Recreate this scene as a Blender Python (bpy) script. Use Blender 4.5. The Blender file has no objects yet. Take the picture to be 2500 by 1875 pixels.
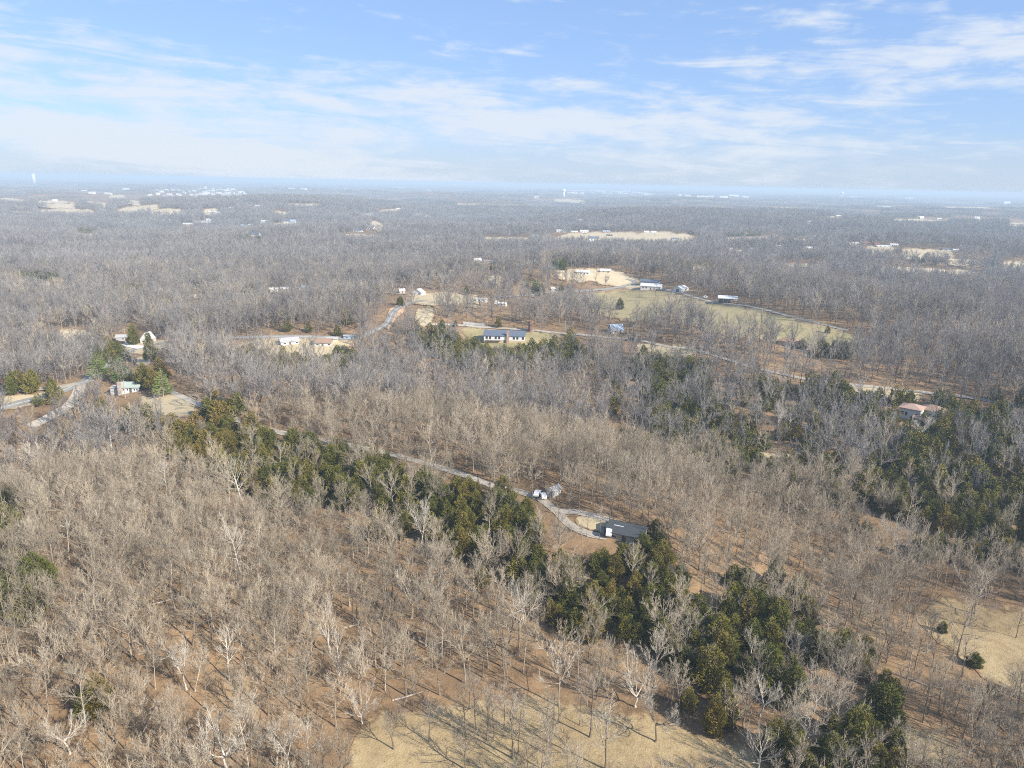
import bpy, math
import numpy as np
from math import radians, sin, cos, tan, pi, atan, atan2, hypot, sqrt
from mathutils import Vector, Matrix

SC = bpy.context.scene
COL = SC.collection

# ------------------------------------------------------------------ camera
F_PX = 1785.0                      # focal length in pixels of a 2500 x 1875 frame
CX, CY = 1250.0, 937.5
EYE = np.array([0.0, 0.0, 100.0])
PITCH = atan((CY - 447.0) / F_PX)
ROLL = radians(1.1)
FWD = np.array([0, cos(PITCH), -sin(PITCH)])
_RH = np.array([1.0, 0, 0]); _UH = np.array([0, sin(PITCH), cos(PITCH)])
RGT = cos(ROLL) * _RH + sin(ROLL) * _UH
UPV = cos(ROLL) * _UH - sin(ROLL) * _RH
cam = bpy.data.objects.new("camera", bpy.data.cameras.new("camera"))
COL.objects.link(cam)
cam.data.sensor_width = 36.0
cam.data.lens = 36.0 * F_PX / 2500.0
cam.data.clip_start = 0.5
cam.data.clip_end = 150000.0
m = Matrix.Identity(4)
for i in range(3):
    m[i][0], m[i][1], m[i][2], m[i][3] = RGT[i], UPV[i], -FWD[i], EYE[i]
cam.matrix_world = m
SC.camera = cam

# ------------------------------------------------------------------ light
SUN_EL = radians(33)
SUN_H = np.array([0.825, -0.565]); SUN_H /= np.linalg.norm(SUN_H)
SUN_DIR = Vector((SUN_H[0] * cos(SUN_EL), SUN_H[1] * cos(SUN_EL), sin(SUN_EL)))
sun = bpy.data.objects.new("sun", bpy.data.lights.new("sun", 'SUN'))
COL.objects.link(sun)
sun.data.energy = 5.0
sun.data.angle = radians(0.5)
sun.data.color = (1.0, 0.93, 0.82)
sun.rotation_euler = SUN_DIR.to_track_quat('Z', 'Y').to_euler()
sun.location = (0, 0, 300)

SC.view_settings.view_transform = 'Standard'
SC.view_settings.look = 'None'
SC.view_settings.exposure = 0.74
SC.view_settings.gamma = 1.0
SC.view_settings.use_curve_mapping = False
cy = SC.cycles
cy.max_bounces = 4; cy.diffuse_bounces = 2; cy.glossy_bounces = 1
cy.transmission_bounces = 1; cy.volume_bounces = 0; cy.transparent_max_bounces = 4
cy.use_denoising = False
cy.filter_width = 1.05
cy.caustics_reflective = False; cy.caustics_refractive = False


class NT:
    """small helper to write node trees"""
    def __init__(s, tree):
        s.t = tree; s.n = tree.nodes; s.l = tree.links
    def new(s, kind, **kw):
        n = s.n.new(kind)
        for k, v in kw.items():
            if k.startswith('_'):
                setattr(n, k[1:], v)
            else:
                n.inputs[k].default_value = v
        return n
    def put(s, sock, v):
        if hasattr(v, 'is_output') or isinstance(v, bpy.types.NodeSocket):
            s.l.new(v, sock)
        else:
            sock.default_value = v
    def math(s, op, a, b=0.0, c=0.0, clamp=False):
        n = s.n.new('ShaderNodeMath'); n.operation = op; n.use_clamp = clamp
        s.put(n.inputs[0], a); s.put(n.inputs[1], b); s.put(n.inputs[2], c)
        return n.outputs[0]
    def mix(s, fac, a, b, blend='MIX'):
        n = s.n.new('ShaderNodeMix'); n.data_type = 'RGBA'; n.blend_type = blend
        s.put(n.inputs[0], fac)
        for k, v in ((6, a), (7, b)):
            if isinstance(v, tuple) and len(v) == 3:
                v = v + (1.0,)
            s.put(n.inputs[k], v)
        return n.outputs[2]
    def ramp(s, fac, stops):
        n = s.n.new('ShaderNodeValToRGB')
        e = n.color_ramp.elements
        while len(e) < len(stops):
            e.new(0.5)
        for i, (p, c) in enumerate(stops):
            e[i].position = p
            e[i].color = (c + (1.0,)) if isinstance(c, tuple) else (c, c, c, 1)
        s.put(n.inputs[0], fac)
        return n.outputs[0]
    def noise(s, vec, scale, detail=3.0, rough=0.55, dist=0.0):
        n = s.n.new('ShaderNodeTexNoise')
        n.inputs['Scale'].default_value = scale
        n.inputs['Detail'].default_value = detail
        n.inputs['Roughness'].default_value = rough
        n.inputs['Distortion'].default_value = dist
        if vec is not None:
            s.l.new(vec, n.inputs['Vector'])
        return n.outputs['Fac']


# ------------------------------------------------------------------ world: sky and thin cloud
def px_dir(px, py):
    px = np.asarray(px, float); py = np.asarray(py, float)
    d = FWD + ((px - CX) / F_PX)[..., None] * RGT - ((py - CY) / F_PX)[..., None] * UPV
    return d / np.linalg.norm(d, axis=-1, keepdims=True)

def px_azel(px, py):
    d = px_dir(px, py)
    return atan2(d[0], d[1]), math.asin(d[2])

world = bpy.data.worlds.new("World")
SC.world = world
world.use_nodes = True
wt = NT(world.node_tree)
wt.n.clear()
sky = wt.n.new('ShaderNodeTexSky')
sky.sky_type = 'NISHITA'
sky.sun_disc = False
sky.sun_elevation = SUN_EL
sky.sun_rotation = atan2(SUN_H[0], SUN_H[1])
sky.altitude = 250
sky.air_density = 1.0
sky.dust_density = 0.6
sky.ozone_density = 2.0
geo = wt.n.new('ShaderNodeTexCoord')
sep = wt.n.new('ShaderNodeSeparateXYZ')
wt.l.new(geo.outputs['Generated'], sep.inputs[0])
AZ = wt.math('ARCTAN2', sep.outputs[0], sep.outputs[1])
EL = wt.math('ARCSINE', sep.outputs[2])
comb = wt.n.new('ShaderNodeCombineXYZ')
# streaks lie almost level, sinking slightly to the right
wt.put(comb.inputs[0], wt.math('MULTIPLY', AZ, 5.0))
wt.put(comb.inputs[1], wt.math('MULTIPLY', wt.math('ADD', EL, wt.math('MULTIPLY', AZ, 0.05)), 34.0))
wt.put(comb.inputs[2], 3.7)
n_big = wt.noise(comb.outputs[0], 0.55, 4.0, 0.55, 0.5)
n_fine = wt.noise(comb.outputs[0], 1.6, 7.0, 0.62, 0.8)
comb2 = wt.n.new('ShaderNodeCombineXYZ')
wt.put(comb2.inputs[0], wt.math('MULTIPLY', AZ, 9.0))
wt.put(comb2.inputs[1], wt.math('MULTIPLY', wt.math('SUBTRACT', EL, wt.math('MULTIPLY', AZ, 0.08)), 22.0))
n_puff = wt.noise(comb2.outputs[0], 2.2, 6.0, 0.6, 0.3)
# cloud banks: (px, py, half width, half height, tilt, strength)
BANKS = [
    (150, 330, 560, 75, 0.10, 1.00), (620, 395, 620, 45, 0.09, 0.85), (250, 210, 620, 55, 0.05, 0.60),
    (880, 165, 170, 30, 0.05, 0.62), (1000, 245, 520, 34, 0.04, 0.78), (1350, 300, 520, 45, 0.06, 0.55), (60, 170, 420, 40, 0.06, 0.5),
    (1950, 330, 800, 70, 0.03, 0.60), (1850, 160, 330, 45, 0.0, 0.50), (2200, 190, 380, 60, -0.1, 0.45),
    (2010, 62, 85, 26, 0.25, 0.85), (2390, 80, 130, 55, -0.3, 0.62), (2190, 50, 90, 22, 0.1, 0.45), (1240, 125, 75, 22, 0.0, 0.62),
    (1090, 120, 90, 16, 0.1, 0.45), (1420, 205, 60, 12, 0.1, 0.6), (1690, 150, 180, 28, 0.05, 0.5), (2480, 120, 60, 30, 0, 0.5),
    (40, 60, 180, 22, 0.05, 0.45), (330, 90, 330, 25, 0.1, 0.25), (1250, 400, 1900, 40, 0.02, 0.45), (1450, 335, 900, 60, 0.03, 0.26), (1750, 240, 600, 34, 0.03, 0.22),
]
dens = None
for (bx, by, hw, hh, tilt, st) in BANKS:
    a0, e0 = px_azel(bx, by)
    du = wt.math('SUBTRACT', AZ, a0)
    dv = wt.math('SUBTRACT', EL, e0)
    dv = wt.math('MULTIPLY_ADD', du, tilt + 0.02, dv)
    du = wt.math('MULTIPLY', du, F_PX / hw)
    dv = wt.math('MULTIPLY', dv, F_PX / hh)
    rr = wt.math('ADD', wt.math('MULTIPLY', du, du), wt.math('MULTIPLY', dv, dv))
    g = wt.math('MULTIPLY', wt.math('EXPONENT', wt.math('MULTIPLY', rr, -1.0)), st)
    dens = g if dens is None else wt.math('ADD', dens, g)
tex = wt.math('ADD', wt.math('MULTIPLY', n_fine, 0.9), wt.math('MULTIPLY', n_puff, 0.5))
tex = wt.math('ADD', tex, wt.math('MULTIPLY', n_big, 0.7))          # about 1.05 on average
dens = wt.math('ADD', wt.math('MULTIPLY', dens, 0.84), wt.math('MULTIPLY', wt.math('SUBTRACT', tex, 1.10), 3.1))
cloud = wt.n.new('ShaderNodeMapRange'); cloud.interpolation_type = 'SMOOTHSTEP'
wt.put(cloud.inputs[0], dens)
cloud.inputs[1].default_value = 0.05; cloud.inputs[2].default_value = 1.25
cloud.inputs[3].default_value = 0.0; cloud.inputs[4].default_value = 0.88
# the pale band of thick air just above the horizon
hz = wt.n.new('ShaderNodeMapRange'); hz.interpolation_type = 'SMOOTHSTEP'
wt.put(hz.inputs[0], EL)
hz.inputs[1].default_value = -0.002; hz.inputs[2].default_value = 0.075
hz.inputs[3].default_value = 0.62; hz.inputs[4].default_value = 0.0
SKY_STR = 0.085
skyc = wt.mix(1.0, sky.outputs[0], (1.0, 1.04, 1.24), 'MULTIPLY')
skyc = wt.mix(0.55, skyc, (0.222 / SKY_STR, 0.350 / SKY_STR, 0.585 / SKY_STR))
WHITE = 0.575 / SKY_STR
skyc = wt.mix(hz.outputs[0], skyc, (0.66 * WHITE, 0.78 * WHITE, 0.90 * WHITE))
skyc = wt.mix(cloud.outputs[0], skyc, (0.82 * WHITE, 0.89 * WHITE, 0.99 * WHITE))
bg = wt.n.new('ShaderNodeBackground')
bg.inputs[1].default_value = SKY_STR
wt.l.new(skyc, bg.inputs[0])
out = wt.n.new('ShaderNodeOutputWorld')
wt.l.new(bg.outputs[0], out.inputs[0])


# ------------------------------------------------------------------ tagging
def tag(o, label=None, cat=None, group=None, kind=None):
    if label: o['label'] = label
    if cat: o['category'] = cat
    if group: o['group'] = group
    if kind: o['kind'] = kind
    return o


# ------------------------------------------------------------------ terrain
def flat(px, py):
    d = px_dir(px, py)
    t = np.where(d[..., 2] < -1e-4, -EYE[2] / np.minimum(d[..., 2], -1e-4), 4e4)
    return (EYE + t[..., None] * d)[..., :2]

def seg_dist(x, y, pl):
    best = np.full(np.shape(x), 1e12)
    for (ax, ay), (bx, by) in zip(pl[:-1], pl[1:]):
        vx, vy = bx - ax, by - ay
        t = np.clip(((x - ax) * vx + (y - ay) * vy) / (vx * vx + vy * vy), 0, 1)
        best = np.minimum(best, (x - ax - t * vx) ** 2 + (y - ay - t * vy) ** 2)
    return np.sqrt(best)

def pxline(pts):
    a = np.array(pts, float)
    return flat(a[:, 0], a[:, 1])

RIDGES = [   # crest line in the frame of the picture, height, half width
    (pxline([(60, 1010), (330, 960), (600, 1040), (900, 1110), (1200, 1190), (1520, 1310)]), 13.0, 40.0),
    (pxline([(700, 850), (1150, 812), (1560, 835), (1950, 925), (2500, 990)]), 15.0, 62.0),
    (pxline([(1380, 700), (1590, 700), (1780, 738), (2090, 820)]), 20.0, 90.0),
    (pxline([(940, 790), (1020, 715), (1140, 712)]), 11.0, 60.0),
    (pxline([(-300, 1560), (0, 1480), (300, 1560)]), 8.0, 45.0),
]
_r = np.random.default_rng(11)
WAVES = []
for lam, amp in ((170, .5), (230, .6), (330, .8), (470, .9)):
    for _ in range(2):
        a = _r.uniform(0, 2 * pi)
        WAVES.append((2 * pi / lam * cos(a), 2 * pi / lam * sin(a), _r.uniform(0, 6.28), amp, 0))
for lam, amp in ((620, 3.0), (900, 4.4), (1400, 5.8), (2300, 7.0)):
    for _ in range(3):
        a = _r.uniform(0, 2 * pi)
        WAVES.append((2 * pi / lam * cos(a), 2 * pi / lam * sin(a), _r.uniform(0, 6.28), amp, 1))

def smooth(a, b, x):
    t = np.clip((x - a) / (b - a), 0, 1)
    return t * t * (3 - 2 * t)

def hgt(x, y):
    x = np.asarray(x, float); y = np.asarray(y, float)
    r = np.hypot(x, y)
    near = 1 - smooth(1500, 4000, r)
    far = smooth(700, 1700, r) * (1 - 0.75 * smooth(6000, 12000, r))
    z = np.zeros(np.broadcast(x, y).shape)
    for kx, ky, ph, amp, f in WAVES:
        z = z + amp * np.sin(kx * x + ky * y + ph) * (far if f else near)
    for pl, h, w in RIDGES:
        z = z + h * np.exp(-(seg_dist(x, y, pl) / w) ** 2)
    return z

def unproject(px, py):
    """where the line of sight through a picture point meets the ground"""
    px = np.atleast_1d(np.asarray(px, float)); py = np.atleast_1d(np.asarray(py, float))
    res = np.zeros((len(px), 3))
    ts = np.geomspace(70, 60000, 420)
    for s in range(0, len(px), 4000):
        d = px_dir(px[s:s + 4000], py[s:s + 4000])
        P = EYE + ts[None, :, None] * d[:, None, :]
        below = P[..., 2] < hgt(P[..., 0], P[..., 1])
        k = np.where(below.any(1), below.argmax(1), len(ts) - 1)
        lo = ts[np.maximum(k - 1, 0)].copy(); hi = ts[k].copy()
        for _ in range(22):
            mid = 0.5 * (lo + hi)
            Q = EYE + mid[:, None] * d
            b = Q[:, 2] < hgt(Q[:, 0], Q[:, 1])
            hi = np.where(b, mid, hi); lo = np.where(b, lo, mid)
        res[s:s + 4000] = EYE + hi[:, None] * d
    res[:, 2] = hgt(res[:, 0], res[:, 1])
    return res

def project(P):
    q = np.asarray(P, float) - EYE
    zf = q @ FWD
    zs = np.maximum(zf, 1e-3)
    return CX + F_PX * (q @ RGT) / zs, CY - F_PX * (q @ UPV) / zs, zf


# ------------------------------------------------------------------ materials
MATS = {}
def material(name, rough=0.9, spec=0.2):
    mt = bpy.data.materials.new(name)
    mt.use_nodes = True
    t = NT(mt.node_tree)
    b = mt.node_tree.nodes['Principled BSDF']
    b.inputs['Roughness'].default_value = rough
    b.inputs['Specular IOR Level'].default_value = spec
    MATS[name] = mt
    return mt, t, b

def obj_pos(t):
    g = t.n.new('ShaderNodeNewGeometry')
    return g.outputs['Position']

def plain(name, c, rough=0.7, var=0.12, scale=0.8, spec=0.25):
    mt, t, b = material(name, rough, spec)
    n = t.noise(obj_pos(t), scale, 5.0, 0.6)
    lo = tuple(v * (1 - var) for v in c); hi = tuple(min(1, v * (1 + var)) for v in c)
    t.l.new(t.ramp(n, [(0.3, lo), (0.7, hi)]), b.inputs['Base Color'])
    return mt

LITTER = [(0.10, 0.066, 0.04), (0.20, 0.13, 0.072), (0.315, 0.205, 0.11), (0.37, 0.275, 0.16)]
def ground_mat(name, cols, bump=0.3, scales=(0.012, 0.08, 0.5, 2.6), verge=False):
    mt, t, b = material(name, 0.95, 0.1)
    p = obj_pos(t)
    n1 = t.noise(p, scales[0], 4, 0.6, 0.4); n2 = t.noise(p, scales[1], 5, 0.6, 0.5)
    n3 = t.noise(p, scales[2], 6, 0.65, 0.3); n4 = t.noise(p, scales[3], 4, 0.7)
    f = t.math('ADD', t.math('MULTIPLY', n1, 0.38), t.math('MULTIPLY', n2, 0.27))
    f = t.math('ADD', f, t.math('MULTIPLY', n3, 0.22))
    f = t.math('ADD', f, t.math('MULTIPLY', n4, 0.13))
    k = len(cols)
    col = t.ramp(f, [(0.36 + 0.28 * i / (k - 1), c) for i, c in enumerate(cols)])
    if verge:
        # the worn margin of a field, where leaves from the wood lie over the grass in drifts
        at = t.n.new('ShaderNodeAttribute'); at.attribute_name = 'edge'
        litter = t.ramp(f, [(0.36 + 0.28 * i / 3, c) for i, c in enumerate(LITTER)])
        e = t.math('ADD', at.outputs['Fac'], t.math('MULTIPLY', t.math('SUBTRACT', t.math('ADD', n2, n3), 1.0), 1.9))
        mr = t.n.new('ShaderNodeMapRange'); mr.interpolation_type = 'SMOOTHSTEP'
        t.put(mr.inputs[0], e); mr.inputs[1].default_value = 0.12; mr.inputs[2].default_value = 0.62
        col = t.mix(mr.outputs[0], litter, col)
    t.l.new(col, b.inputs['Base Color'])
    bp = t.n.new('ShaderNodeBump'); bp.inputs['Strength'].default_value = bump; bp.inputs['Distance'].default_value = 0.25
    t.l.new(t.math('ADD', n3, n4), bp.inputs['Height'])
    t.l.new(bp.outputs[0], b.inputs['Normal'])
    return mt

ground_mat('leaf_litter', LITTER, 0.7, (0.02, 0.11, 0.6, 3.0))
ground_mat('dry_grass', [(0.19, 0.14, 0.08), (0.32, 0.235, 0.125), (0.43, 0.325, 0.175), (0.45, 0.37, 0.215)], 0.7, (0.02, 0.11, 0.6, 3.0), True)
ground_mat('pasture_grass', [(0.20, 0.20, 0.085), (0.29, 0.25, 0.12), (0.40, 0.32, 0.175), (0.25, 0.245, 0.10)], 0.4, (0.02, 0.11, 0.6, 3.0), True)
ground_mat('hay_stubble', [(0.42, 0.34, 0.20), (0.54, 0.44, 0.28), (0.62, 0.51, 0.34)], 0.3, (0.02, 0.11, 0.6, 3.0), True)
ground_mat('pale_lawn', [(0.36, 0.29, 0.17), (0.48, 0.39, 0.24), (0.55, 0.44, 0.28)], 0.3, (0.02, 0.11, 0.6, 3.0), True)
ground_mat('red_bank', [(0.42, 0.27, 0.16), (0.55, 0.36, 0.22), (0.60, 0.44, 0.30)], 0.4, (0.02, 0.11, 0.6, 3.0), True)
ground_mat('gravel_track', [(0.30, 0.255, 0.20), (0.41, 0.36, 0.29), (0.50, 0.445, 0.37)], 0.3, (0.05, 0.4, 1.5, 5))
ground_mat('worn_asphalt', [(0.19, 0.18, 0.165), (0.25, 0.24, 0.22), (0.31, 0.295, 0.27)], 0.2, (0.03, 0.2, 1.0, 6))
ground_mat('pale_concrete', [(0.62, 0.59, 0.53), (0.72, 0.69, 0.63), (0.78, 0.75, 0.70)], 0.2, (0.05, 0.3, 1.0, 6))
plain('road_paint', (0.75, 0.72, 0.62), 0.7)

def tree_mat(name, stops, rough=0.85, patch=0.45, spec=0.15):
    """a colour for each tree, drifting over the wood"""
    mt, t, b = material(name, rough, spec)
    oi = t.n.new('ShaderNodeObjectInfo')
    n = t.noise(oi.outputs['Location'], 0.011, 3, 0.6)
    n = t.math('MULTIPLY_ADD', t.math('SUBTRACT', n, 0.5), 2.2, 0.5)
    f = t.math('ADD', t.math('MULTIPLY', n, patch), t.math('MULTIPLY', oi.outputs['Random'], 1 - patch), clamp=True)
    c = t.ramp(f, stops)
    fine = t.noise(obj_pos(t), 1.3, 2, 0.5)
    c = t.mix(1.0, c, t.ramp(fine, [(0.3, 0.82), (0.7, 1.12)]), 'MULTIPLY')
    t.l.new(c, b.inputs['Base Color'])
    return mt

tree_mat('bark', [(0.0, (0.12, 0.10, 0.075)), (0.35, (0.22, 0.18, 0.135)), (0.7, (0.34, 0.285, 0.215)), (1.0, (0.54, 0.47, 0.38))], 0.85, 0.2)
tree_mat('twigs', [(0.0, (0.175, 0.145, 0.105)), (0.25, (0.285, 0.238, 0.172)), (0.5, (0.385, 0.322, 0.235)), (0.75, (0.47, 0.393, 0.288)), (0.9, (0.53, 0.42, 0.29)), (1.0, (0.44, 0.395, 0.295))], 0.85, 0.4)
tree_mat('pale_bark', [(0.0, (0.48, 0.43, 0.36)), (0.5, (0.60, 0.55, 0.47)), (1.0, (0.70, 0.655, 0.58))], 0.7)
tree_mat('pale_twigs', [(0.0, (0.46, 0.40, 0.31)), (1.0, (0.58, 0.52, 0.42))])
tree_mat('cedar_leaf', [(0.0, (0.080, 0.092, 0.018)), (0.35, (0.118, 0.120, 0.022)), (0.6, (0.160, 0.142, 0.027)), (0.85, (0.20, 0.15, 0.034)), (1.0, (0.28, 0.16, 0.042))], 0.8, 0.35)
tree_mat('cedar_bark', [(0.0, (0.16, 0.11, 0.08)), (1.0, (0.26, 0.19, 0.14))])
tree_mat('pine_leaf', [(0.0, (0.10, 0.17, 0.035)), (0.5, (0.15, 0.215, 0.05)), (1.0, (0.21, 0.26, 0.07))], 0.7, 0.0)
tree_mat('brush', [(0.0, (0.24, 0.19, 0.13)), (0.4, (0.33, 0.26, 0.18)), (0.7, (0.33, 0.22, 0.13)), (1.0, (0.38, 0.33, 0.22))])
tree_mat('grass_blades', [(0.0, (0.26, 0.19, 0.095)), (0.5, (0.40, 0.31, 0.16)), (1.0, (0.52, 0.41, 0.22))])
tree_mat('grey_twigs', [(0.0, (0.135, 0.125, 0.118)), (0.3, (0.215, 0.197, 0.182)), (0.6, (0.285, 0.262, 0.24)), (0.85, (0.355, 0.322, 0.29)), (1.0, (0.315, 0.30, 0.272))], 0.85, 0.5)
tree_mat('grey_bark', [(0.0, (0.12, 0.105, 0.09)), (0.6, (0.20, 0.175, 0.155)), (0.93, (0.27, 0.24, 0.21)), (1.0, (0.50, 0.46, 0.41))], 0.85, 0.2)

# ------------------------------------------------------------------ mesh helpers
def mesh_obj(name, verts, faces, mats, parent=None, midx=None, smooth_sh=False, loc=None):
    me = mesh_data(name, verts, faces, mats, midx, smooth_sh)
    o = bpy.data.objects.new(name, me)
    COL.objects.link(o)
    if parent is not None: o.parent = parent
    if loc is not None: o.location = loc
    return o

def mesh_data(name, verts, faces, mats, midx=None, smooth_sh=False):
    me = bpy.data.meshes.new(name)
    verts = np.asarray(verts, float)
    if isinstance(faces, np.ndarray):
        k = faces.shape[1]
        me.vertices.add(len(verts)); me.vertices.foreach_set('co', verts.ravel())
        me.loops.add(faces.size); me.loops.foreach_set('vertex_index', faces.ravel().astype(np.int32))
        me.polygons.add(len(faces))
        me.polygons.foreach_set('loop_start', np.arange(0, faces.size, k, dtype=np.int32))
    else:
        me.from_pydata([tuple(v) for v in verts], [], [tuple(int(i) for i in f) for f in faces])
    for mt in mats:
        me.materials.append(MATS[mt])
    if midx is not None:
        me.polygons.foreach_set('material_index', np.asarray(midx, np.int32))
    me.polygons.foreach_set('use_smooth', np.full(len(me.polygons), smooth_sh))
    me.update(calc_edges=True)
    return me

def grid_faces(n, k, wrap=False):
    i = np.arange(n - 1)[:, None]
    j = np.arange(k if wrap else k - 1)[None, :]
    j2 = (j + 1) % k
    a = i * k + j; b = i * k + j2; c = (i + 1) * k + j2; d = (i + 1) * k + j
    return np.stack([a, b, c, d], -1).reshape(-1, 4)

# ------------------------------------------------------------------ the ground, one sheet to the horizon
ang = np.concatenate([np.arange(-50, 50.01, 0.4), np.arange(53, 308, 3.0)]) * pi / 180
rad = np.concatenate([[0.5], np.geomspace(12, 42000, 400)])
RR, AA = np.meshgrid(rad, ang, indexing='ij')
gx, gy = RR * np.sin(AA), RR * np.cos(AA)
gz = hgt(gx, gy)
ground = mesh_obj('ground', np.stack([gx, gy, gz], -1).reshape(-1, 3), grid_faces(len(rad), len(ang), True)[:, ::-1], ['leaf_litter'], smooth_sh=True)
tag(ground, kind='structure')

# ------------------------------------------------------------------ fields (columns: px, top, bottom of what is open)
def interp_cols(cols, x):
    a = np.array(cols, float)
    return np.interp(x, a[:, 0], a[:, 1]), np.interp(x, a[:, 0], a[:, 2])

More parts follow.
